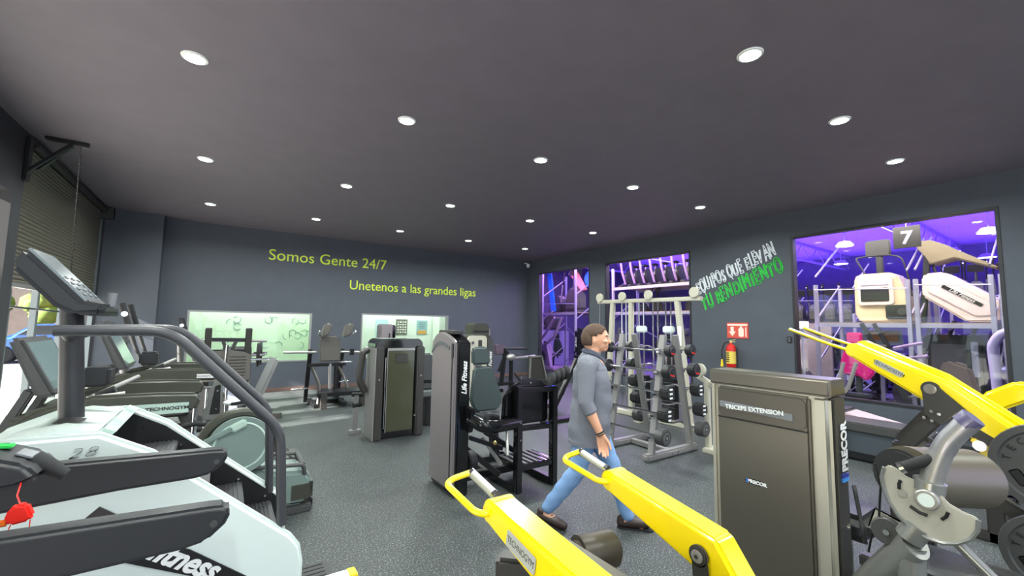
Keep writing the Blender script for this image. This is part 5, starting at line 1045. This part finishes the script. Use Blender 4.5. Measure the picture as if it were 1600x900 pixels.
wp(t, MB().prism([(2.05, 3.13), (1.82, 3.14), (1.62, 3.02), (1.58, 2.98), (1.08, 2.60), (1.10, 2.58), (1.55, 2.80), (1.85, 2.72), (1.92, 2.9)], 'yz', 9.75, 10.2, .02), 'cloth', mat('beige_cover', (116, 106, 86), .6, bump=.5, bscale=6)); wp(t, MB().cyl((9.85, 1.8, 2.6), (9.85, 1.85, 2.85), .02), 'support', blackPl)
t = thing('wood_board', 'brown plywood board with pale plastic sheet under the stored cream stair machine', 'board', (9.9, 2.7, 1.4))
wp(t, MB().box((9.9, 2.55, 1.50), (.03, .42, .16), (.08, 0, 0), bev=.004), 'board', mat('orange_plywood', (190, 140, 84), .6)); wp(t, MB().prism([(2.85, 1.30), (2.86, 1.6), (2.3, 1.62), (2.28, 1.36)], 'yz', 9.93, 9.95, .004), 'plastic_sheet', mat('pale_plastic', (170, 180, 196), .3)); wp(t, MB().bar((9.95, 2.6, 0), (9.95, 2.6, 1.35), .05, .05), 'prop', mooncl)
t = thing('seated_machine', 'machine with bright magenta back and head pads behind the big window', 'exercise machine', (9.3, 2.75, 0))
wp(t, MB().prism([(2.50, .88), (2.62, .72), (2.76, .82), (2.90, .80), (3.02, .90), (2.94, 1.22), (2.88, 1.30), (2.66, 1.30), (2.60, 1.22)], 'yz', 9.2, 9.28, .03, 3), 'back_pad', magenta)
wp(t, MB().prism(rrect(2.66, 1.36, 2.88, 1.56, .04), 'yz', 9.2, 9.27, .02), 'head_pad', magenta); wp(t, MB().b2((9.29, 2.72, 0), (9.36, 2.8, 1.5), .01), 'post', greyPl); wp(t, MB().b2((9.0, 2.55, .45), (9.28, 2.9, .52), .02), 'seat', vinyl); wp(t, MB().b2((9.05, 2.7, 0), (9.15, 2.8, .45), .01).b2((8.9, 2.5, 0), (9.5, 3.0, .05), .01), 'base', blackPl)
t = thing('inflatable_frame', 'lavender rounded upright frame at the right edge of the big window', 'frame', (8.75, 1.0, 0))
wp(t, MB().tube([(8.8, 1.06, .02), (8.8, 1.08, .8), (8.8, 1.10, 1.45), (8.8, .98, 1.62), (8.8, .80, 1.60), (8.8, .7, 1.4), (8.8, .7, .02)], .055, 16, .14), 'hoop', mat('lavender_paint', (186, 170, 220), .4)); wp(t, MB().b2((8.7, .75, .0), (8.9, 1.12, .06), .01), 'base', greyPl)
t = thing('stored_cabinet_machine', 'dark weight machine with a flat grey panel under the white slanted one', 'weight machine', (9.9, 1.65, 0))
wp(t, MB().prism(rrect(1.30, .0, 2.0, 1.55, .12), 'yz', 9.75, 10.3, .03), 'housing', blackPl); wp(t, MB().b2((9.73, 1.50, .9), (9.76, 1.90, 1.40), .01), 'front_panel', mat('plum_grey_panel', (96, 90, 98), .4)); wp(t, MB().b2((9.72, 1.36, .9), (9.76, 1.44, 1.45), .01), 'light_strip', mooncl)
t = thing('partition_board', 'plain brown-grey board standing at the left of the big window', 'board', (10.4, 3.6, 0))
wp(t, MB().b2((10.4, 3.50, .0), (10.45, 4.12, 1.72), .006), 'board', mat('lilac_brown_board', (150, 136, 148), .7)); wp(t, MB().b2((10.36, 3.7, 0), (10.56, 3.9, .06), .01), 'foot', greyPl)
t = thing('white_box', 'small white box with an emissive face at the lower left of the big window', 'sign', (8.95, 3.5, 1.72))
wp(t, MB().b2((8.95, 3.38, 1.62), (9.0, 3.60, 1.75), .006), 'face', mat('emissive_white', (255, 255, 255), .5, emit=(255, 245, 255), es=1.6)); wp(t, MB().cyl((8.98, 3.48, 0), (8.98, 3.48, 1.62), .02).box((8.98, 3.48, .02), (.25, .25, .04)), 'stand', mooncl)  # plain white box face with an emissive material
t = thing('stair_rails', 'black ladder-like frame leaning behind the raised yellow arms', 'frame', (9.1, 2.2, 0))
wp(t, MB().bar((9.1, 2.62, 1.72), (9.1, 2.0, .3), .06, .06).bar((9.3, 2.5, 1.72), (9.3, 1.9, .3), .06, .06), 'side_rail', blackPl)
m = MB()
for k in range(7): m.bar((9.1, 2.55-.09*k, 1.55-.2*k), (9.3, 2.44-.09*k, 1.55-.2*k), .03, .03)
wp(t, m, 'rungs', steelM); wp(t, MB().b2((9.05, 1.8, .0), (9.35, 2.1, .32), .02), 'base', blackPl); wp(t, MB().cyl((9.05, 2.2, 1.32), (9.05, 1.85, 1.42), .025).cyl((9.05, 2.15, 1.15), (9.05, 1.8, 1.22), .025), 'pegs', lilac)
# lilac plate-loaded frame in the leftmost tall window
t = thing('stored_press_frame', 'lilac press frame with two long bent arms behind the leftmost tall window', 'exercise machine', (9.0, 10.9, 0))
for dy in (0, -.55): wp(t, MB().tube([(8.9, 11.6+dy, .95), (8.9, 11.1+dy, 1.25), (8.9, 10.55+dy*.6, 1.85)], .045, 12, .1), 'long_arm', lilac)
wp(t, MB().bar((8.9, 10.5, 1.85), (8.9, 10.18, 1.85), .05, .05), 'arm_tie', lilac)
wp(t, MB().prism([(11.7, .2), (11.75, .9), (11.35, 1.0), (10.9, .95), (10.85, .2)], 'yz', 8.95, 9.1, .03), 'body', lilac); wp(t, MB().bar((8.9, 11.8, .1), (8.9, 11.4, 1.0), .08, .08).bar((8.9, 10.7, .1), (8.9, 10.95, .95), .08, .08).b2((8.8, 10.5, .18), (9.2, 11.9, .26)), 'frame', lilac)
wp(t, MB().cyl((8.93, 11.3, .55), (8.97, 11.3, .55), .2), 'wheel_opening', blackT); wp(t, MB().b2((8.8, 10.55, 0), (9.2, 11.85, .19), .01), 'floor_plinth', greyPl)
for y0, y1, z0, z1, m_, lb in ((10.95, 10.05, 3.5, 2.9, mat('salmon_board', (240, 150, 130), .6), 'slanted salmon-orange board at the top of the leftmost tall window'), (9.9, 9.4, 3.3, 3.0, mat('azure_cover', (40, 130, 230), .5), 'rounded azure cover at the top right of the leftmost tall window'), (11.95, 11.6, 3.3, 2.2, MATS.get('azure_cover') or mat('azure_cover', (40, 130, 230), .5), 'blue hanging strip at the top left of the leftmost tall window')):
    t = thing('stored_cover', lb, 'panel', (9.9, (y0+y1)/2, (z0+z1)/2))
    if 'salmon' in lb: wp(t, MB().prism([(10.95, 3.45), (10.55, 3.5), (10.05, 2.80), (10.3, 2.75)], 'yz', 9.8, 9.9, .03), 'board', m_)
    elif 'rounded' in lb: wp(t, MB().ball((9.95, 9.85, 3.15), (.12, .42, .32), 24, 14), 'cover', m_)
    else: wp(t, MB().prism([(12.1, 3.5), (11.85, 3.5), (11.6, 2.1), (11.85, 2.1)], 'yz', 9.8, 9.86, .02), 'strip', m_)
    wp(t, MB().cyl((9.95, (y0+y1)/2, z1), (9.95, (y0+y1)/2, 2.05), .02), 'prop', mooncl)
# row of bikes on the upper shelf behind the middle window
def stored_bike(y, lab):
    t = thing('stored_bike', lab, 'exercise bike', (10.0, y, 2.75), 0, 'exercise bikes on the upper shelf')
    MB().b2((-.45, -.06, 0), (.45, .06, .06), .01).build('base', blackPl, t); MB().cyl((.0, -.05, .3), (.0, .05, .3), .22, seg=24, bev=.02).build('flywheel', blackPl, t)
    MB().tube([(-.2, 0, .1), (-.35, 0, .45), (-.40, 0, .72)], .03, 8).build('handle_post', lilac, t); MB().tube([(-.40, -.16, .76), (-.44, 0, .73), (-.40, .16, .76)], .02, 8).build('handlebar', blackR, t)
    MB().ball((.30, 0, .66), (.13, .08, .04)).build('saddle', blackR, t); MB().cyl((.3, 0, .06), (.3, 0, .66), .025).build('seat_post', lilac, t)
for k in range(7): stored_bike(6.35+k*.34, '%s black exercise bike from the right on the upper hall shelf' % ['First', 'Second', 'Third', 'Fourth', 'Fifth', 'Sixth', 'Seventh'][k])
# floor and shelf copies
hp = [o for o in COL.objects if o.parent is None and o.get('category')]
def find(s): return [o for o in hp if s in o['label']][0]
CT = find('fat black upright handles'); TM = find('small white sticker'); LM = find('tall arched tower'); GT = find('smoked glass front'); HS = find('two shoulder pads'); YM = find('raised yellow arms in front')
dup(CT, (11.6, 2.2, 0), 1.2, 'cross trainer in the hall, nearest behind the pink-lit clutter of the big window')
dup(CT, (10.05, 7.7, 2.02), 1.57, 'cross trainer stored on the lower shelf behind the middle tall window, left', scale=.45)
dup(CT, (10.05, 6.25, 2.02), 1.57, 'cross trainer stored on the lower shelf behind the middle tall window, right', scale=.45)
dup(CT, (9.9, 11.1, 2.04), 1.4, 'cross trainer stored on the shelf behind the leftmost tall window')
dup(CT, (13.3, 2.0, 0), .9, 'cross trainer farther back in the hall, middle of the big window')
dup(CT, (14.3, 7.6, 0), 2.0, 'cross trainer deep in the hall seen past the left frame of the big window')
dup(GT, (11.4, 8.0, 0), -1.2, 'glass-front weight tower under the shelf behind the middle window')
dup(GT, (12.3, 5.9, 0), -1.2, 'glass-front weight tower at the left edge of the big window view')
dup(HS, (13.2, 8.4, 0), -1.4, 'squat machine with grey pads on the hall floor behind the middle window')
dup(HS, (11.6, 10.4, 0), -1.2, 'squat machine on the hall floor behind the leftmost tall window')
dup(HS, (15.6, .6, 0), -1.0, 'squat machine with shoulder pads in the hall, left part of the big window')
dup(LM, (9.5, 9.6, 0), -1.57, 'leg machine with arched tower in the hall beside the lilac press frame')
dup(LM, (14.5, 3.4, 0), -1.57, 'leg machine with arched tower far in the hall, middle of big window')
dup(LM, (12.6, -2.2, 0), -1.57, 'leg machine with arched tower in the hall, right part of the big window')
for k, (x, y) in enumerate(((14.2, 5.2), (15.2, 5.2), (16.2, 5.2), (17.2, 5.2), (16.0, 2.0), (17.0, 2.0))):
    dup(TM, (x, y, 0), 1.57, '%s treadmill of the dark row deep in the hall' % ['nearest', 'second', 'third', 'fourth', 'fifth', 'farthest'][k], 'treadmills deep in the hall')

dup(CT, (9.7, 4.5, 0), 1.57, 'cross trainer just inside the left edge of the big window')
dup(CT, (10.8, 4.8, 0), 1.57, 'second cross trainer inside the left part of the big window')
dup(HS, (11.4, .2, 0), -1.5, 'squat machine at the right edge of the big window')
dup(LM, (12.2, 3.8, 0), -1.57, 'leg machine in the hall between the board and the cream stair machine')
dup(GT, (13.1, 6.6, 0), -1.3, 'glass-front tower standing far back behind the left edge of the big window')
dup(LM, (9.7, 12.3, 0), -1.3, 'leg machine at the far end of the hall behind the leftmost window')
dup(GT, (9.3, 13.4, 0), -1.0, 'glass-front tower at the far end of the hall behind the leftmost window')
dup(CT, (10.9, 13.8, 1.4), -1.0, 'cross trainer on a plinth at the far hall corner behind the leftmost window')
tag(MB().b2((10.2, 13.3, 0), (12.0, 14.4, 1.38), .02).build('plinth', mooncl), 'lilac plinth block at the far hall corner', 'plinth')

rack(12.4, 3.7, 5.2, (1.75,), 'second-line shelving with machines on top, left part of the big window', 1.2, 2.0)
rack(12.6, .4, 2.3, (2.2,), 'second-line shelving with machines on top, right part of the big window', 1.2, 2.4)
for k, y in enumerate((3.95, 4.3, 4.65, 5.0)):
    dup(CT, (13.0, y, 1.78), .15, 'cross trainer on the second-line left shelf, %s from its right end' % ['first', 'second', 'third', 'fourth'][k], 'cross trainers on the second-line left shelf', scale=.55)
for k, y in enumerate((.6, 1.0, 1.4, 1.8, 2.15)):
    dup(CT, (13.2, y, 2.23), .15, 'cross trainer on the second-line right shelf, %s from its right end' % ['first', 'second', 'third', 'fourth', 'fifth'][k], 'cross trainers on the second-line right shelf', scale=.5)
# ================================================================== THE WALKING MAN
def capsule(m, p, q, r1, r2, s=14):
    m.cyl(p, q, r1, r2, s); m.ball(p, r1, s, 8); m.ball(q, r2, s, 8)
def chain(m, pts):
    for (p, r), (q, r2) in zip(pts, pts[1:]): capsule(m, p, q, r, r2)
def remesh(mb, name, m, parent, vox=.006, sm=4, fac=.5):
    o = mb.build(name, m, None); md = o.modifiers.new('r', 'REMESH'); md.mode = 'VOXEL'; md.voxel_size = vox; md.use_smooth_shade = True
    s = o.modifiers.new('s', 'SMOOTH'); s.iterations = sm; s.factor = fac
    dg = bpy.context.evaluated_depsgraph_get(); me = bpy.data.meshes.new_from_object(o.evaluated_get(dg)); me.name = name
    if not me.materials: me.materials.append(m)
    old = o.data; o.modifiers.clear(); o.data = me; bpy.data.meshes.remove(old)
    me.polygons.foreach_set('use_smooth', [True]*len(me.polygons))
    if parent: o.parent = parent
    return o
hip = {-1: (-.02, -.085, .80), 1: (.0, .085, .80)}
knee = {-1: (-.09, -.085, .46), 1: (.17, .085, .46)}
ank = {-1: (-.335, -.085, .14), 1: (.285, .085, .09)}
m = MB()
# torso, neck, head
chain(m, [((-.01, 0, .84), .135), ((0, 0, 1.0), .13), ((.01, 0, 1.18), .14), ((.0, 0, 1.27), .115)])
for s in (-1, 1): capsule(m, (0, 0, 1.27), (-.01, s*.165, 1.29), .08, .062)
chain(m, [((.0, 0, 1.28), .075), ((.02, 0, 1.36), .060), ((.035, 0, 1.43), .058)])
m.ball((.045, 0, 1.505), (.100, .078, .105), 24, 16); m.ball((.075, 0, 1.455), (.068, .058, .062), 20, 12); m.ball((.108, 0, 1.415), (.030, .030, .022)); m.ball((.02, 0, 1.48), (.085, .072, .09))
m.cyl((.132, 0, 1.505), (.155, 0, 1.472), .009, .014, 10); m.ball((.153, 0, 1.470), (.014, .016, .011))
m.ball((.132, 0, 1.525), (.016, .05, .012)); m.ball((.133, 0, 1.437), (.012, .024, .008)); m.ball((.130, 0, 1.427), (.012, .020, .007))
for s in (-1, 1): m.ball((.035, s*.078, 1.485), (.018, .009, .030), rot=(0, -.2, s*.3)); m.ball((.115, s*.04, 1.478), (.03, .022, .018))
# legs
for s in (-1, 1):
    chain(m, [(hip[s], .088), (knee[s], .055), ((ank[s][0]*.62+knee[s][0]*.38, ank[s][1], ank[s][2]*.62+knee[s][2]*.38), .050), (ank[s], .036)])
fr = {-1: ((-.355, -.085, .10), (-.235, -.09, .035)), 1: ((.245, .085, .045), (.385, .09, .035))}
for s in (-1, 1): capsule(m, fr[s][0], fr[s][1], .034, .032); capsule(m, ank[s], fr[s][0], .034, .034)
# arms with hands
def arm(s, sh, el, wr, hd):
    chain(m, [(sh, .058), (tuple((a+b)/2 for a, b in zip(sh, el)), .050), (el, .041), (tuple(a*.7+b*.3 for a, b in zip(el, wr)), .042), (wr, .027)])
    w_ = Vector(wr); d = Vector(hd).normalized(); f = Vector((1, 0, 0)); f = (f-d*f.dot(d)).normalized(); n = d.cross(f)*(-s)   # f: towards thumb side
    pc = w_+d*.05; m.box(tuple(pc), (.001, .001, .001))
    for k in range(4):
        b = w_+d*.015+f*(.024-.015*k); e = w_+d*(.088-.004*abs(k-1))+f*(.033-.0205*k); capsule(m, b, e, .014, .0115, 10)
        L_ = (.034, .038, .035, .027)[k]; p1 = e+d*L_*.95+n*.008; p2 = p1+d*L_*.62+n*.018; p3 = p2+d*L_*.38+n*.018
        capsule(m, e, p1, .0095, .0088, 10); capsule(m, p1, p2, .0088, .008, 10); capsule(m, p2, p3, .008, .007, 10)
    t0 = w_+d*.02+f*.022; t1 = t0+d*.038+f*.026+n*.012; t2 = t1+d*.032+f*.010+n*.010; t3 = t2+d*.020+n*.006
    capsule(m, t0, t1, .014, .0115, 10); capsule(m, t1, t2, .0115, .0095, 10); capsule(m, t2, t3, .0095, .008, 10)
arm(-1, (-.01, -.19, 1.28), (-.015, -.245, 1.02), (.095, -.235, .79), (.18, .02, -1))
arm(1, (-.01, .19, 1.28), (-.10, .235, 1.04), (.02, .225, .82), (.1, -.02, -1))
man = remesh(m, 'person', skinM, None, .0045, 5)
man.location = (2.52, 2.53, 0); man.rotation_euler = (0, 0, math.radians(-50))
tag(man, 'man in grey shirt and light blue jeans walking right past the barbell rack', 'person')
# hair
m = MB(); m.ball((.037, 0, 1.521), (.103, .081, .096), 28, 18); m.ball((.0, 0, 1.50), (.074, .078, .090), 24, 14)
hair = m.build('hair', hairM, man)
bm = bmesh.new(); bm.from_mesh(hair.data)
kill = [v for v in bm.verts if (v.co.x > .115 and v.co.z < 1.56) or (v.co.x > .06 and v.co.z < 1.53) or (v.co.x > .035 and v.co.z < 1.505) or (v.co.x > .02 and v.co.z < 1.49) or v.co.z < 1.435]
bmesh.ops.delete(bm, geom=kill, context='VERTS'); bm.to_mesh(hair.data); bm.free()
sd = hair.modifiers.new('thickness', 'SOLIDIFY'); sd.thickness = .012; sd.offset = 0
for s in (-1, 1):
    MB().ball((.128, s*.033, 1.503), (.010, .013, .006)).build('eye', mat('eye_white', (225, 220, 215), .3), man)
    MB().ball((.136, s*.033, 1.503), (.004, .006, .005)).build('iris', mat('dark_iris', (40, 28, 22), .2), man)
    MB().tube([(.128, s*.052, 1.520), (.140, s*.035, 1.527), (.141, s*.016, 1.522)], .004, 6).build('eyebrow', hairM, man)
# shirt
m = MB()
t_ = bmesh.new(); prev = None; N_ = 36; prof_ = [(.64, -.015, .165, .195), (.70, -.015, .168, .197), (.80, -.012, .168, .193), (.92, .004, .162, .178), (1.02, .012, .160, .175), (1.12, .010, .155, .180), (1.20, .004, .146, .184), (1.26, .0, .128, .182), (1.30, .0, .105, .160), (1.335, .005, .078, .10), (1.35, .01, .05, .06)]
rings_ = [[t_.verts.new((x+rx*math.cos(2*PI*k/N_), ry*math.copysign(abs(math.sin(2*PI*k/N_))**.85, math.sin(2*PI*k/N_)), z)) for k in range(N_)] for z, x, rx, ry in prof_]
for a_, b_ in zip(rings_, rings_[1:]):
    for k in range(N_): t_.faces.new((a_[k], a_[(k+1) % N_], b_[(k+1) % N_], b_[k]))
t_.faces.new(rings_[0][::-1]); t_.faces.new(rings_[-1]); m._add(t_)
for s in (-1, 1):
    el = (-.015, -.245, 1.02) if s < 0 else (-.10, .235, 1.04); wr = (.095, -.235, .79) if s < 0 else (.02, .225, .82); sh = (-.01, s*.18, 1.285)
    ce = tuple(a*.76+b*.24 for a, b in zip(el, wr)); chain(m, [(sh, .078), (tuple((a+b)/2 for a, b in zip(sh, el)), .068), (el, .058), (ce, .054)])
chain(m, [((-.005, 0, 1.30), .104), ((.010, 0, 1.352), .082)])
for s in (-1, 1): capsule(m, (0, 0, 1.262), (-.012, s*.17, 1.288), .108, .084)
shirt = remesh(m, 'shirt', shirtM, man, .007, 3)
bm = bmesh.new(); bm.from_mesh(shirt.data)
bmesh.ops.bisect_plane(bm, geom=bm.verts[:]+bm.edges[:]+bm.faces[:], plane_co=(0, 0, .665), plane_no=(0, 0, 1), clear_inner=True)
for v in bm.verts:      # soft cloth folds at waist and back
    if .7 < v.co.z < 1.25 and abs(v.co.y) < .2:
        k = .0035*math.sin(38*v.co.z+6*v.co.y+14*v.co.x)+.003*math.sin(21*v.co.z-17*v.co.y); v.co.x += k*(1 if v.co.x > 0 else -1)
bm.to_mesh(shirt.data); bm.free()
m = MB(); m.tube([(.080, .035, 1.355), (.03, .074, 1.385), (-.035, .058, 1.400), (-.058, 0, 1.406), (-.035, -.058, 1.400), (.03, -.074, 1.385), (.080, -.035, 1.355), (.108, .0, 1.32)], .015, 10, ell=(.7, 1.5)); m.build('collar', collarM, man)
for s in (-1, 1):
    el = Vector((-.015, -.245, 1.02) if s < 0 else (-.10, .235, 1.04)); wr = Vector((.095, -.235, .79) if s < 0 else (.02, .225, .82)); c = el.lerp(wr, .26)
    MB().cyl(c-(wr-el).normalized()*.022, c+(wr-el).normalized()*.022, .055, .053, 24, .008).build('sleeve_cuff', shirtM, man)
m = MB()
for k in range(6): m.cyl((.162+.0*k, 0, .74+k*.09), (.168, 0, .74+k*.09), .006, seg=10)
m.build('buttons', collarM, man)
w0 = Vector((.095, -.235, .79)); dd_ = (w0-Vector((-.015, -.245, 1.02))).normalized()
MB().lathe([(.028, -.006), (.034, -.004), (.034, .004), (.028, .006)], w0-dd_*.012, dd_, 24).lathe([(.027, -.004), (.032, 0), (.027, .004)], w0+dd_*.004, dd_, 24).build('bracelet', blackR, man)
# jeans
m = MB()
m.ball((-.01, 0, .80), (.135, .165, .10), 24, 14); m.ball((-.01, 0, .86), (.130, .155, .09), 24, 14)
for s in (-1, 1):
    k_ = knee[s]; a_ = ank[s]; h_ = hip[s]; mid = tuple((a+b)/2 for a, b in zip(h_, k_)); calf = tuple(a*.6+b*.4 for a, b in zip(k_, a_)); ce = tuple(a*.04+b*.96 for a, b in zip(k_, a_))
    chain(m, [((h_[0], s*.08, .80), .105), ((mid[0], s*.085, mid[2]), .088), (k_, .070), (calf, .066), (ce, .054)])
jeans = remesh(m, 'jeans', jeansM, man, .007, 4)
bm = bmesh.new(); bm.from_mesh(jeans.data)
for v in bm.verts:
    if v.co.z < .6:
        k = .004*math.sin(60*v.co.z+10*v.co.x); v.co.x += k
bm.to_mesh(jeans.data); bm.free()
# shoes
for s, (hl, toe, pit) in {-1: ((-.385, -.085, .085), (-.20, -.095, .030), .32), 1: ((.235, .085, .04), (.43, .095, .045), -.05)}.items():
    h_ = Vector(hl); t_ = Vector(toe); d = (t_-h_).normalized(); m = MB()
    chain(m, [(h_, .038), (h_.lerp(t_, .35), .037), (h_.lerp(t_, .72), .040), (t_, .030)])
    m.ball(h_+Vector((.01, 0, .03)), (.042, .036, .03))
    sh = remesh(m, 'shoe', shoeM, man, .006, 3)
    up = Vector((-d.z, 0, d.x)) if abs(d.x) else Vector((0, 0, 1))
    MB().prism(rrect(-.045, -.040, .235, .040, .036), 'xy', -.008, .004, .003).xf(frame(h_-up*.036+d*.01, d, Vector((0, 1, 0)))).build('sole', blackR, sh)
    MB().bar(h_.lerp(t_, .40)+up*.036-Vector((0, .02, 0)), h_.lerp(t_, .40)+up*.036+Vector((0, .02, 0)), .03, .008, .003).build('strap', blackPl, sh)
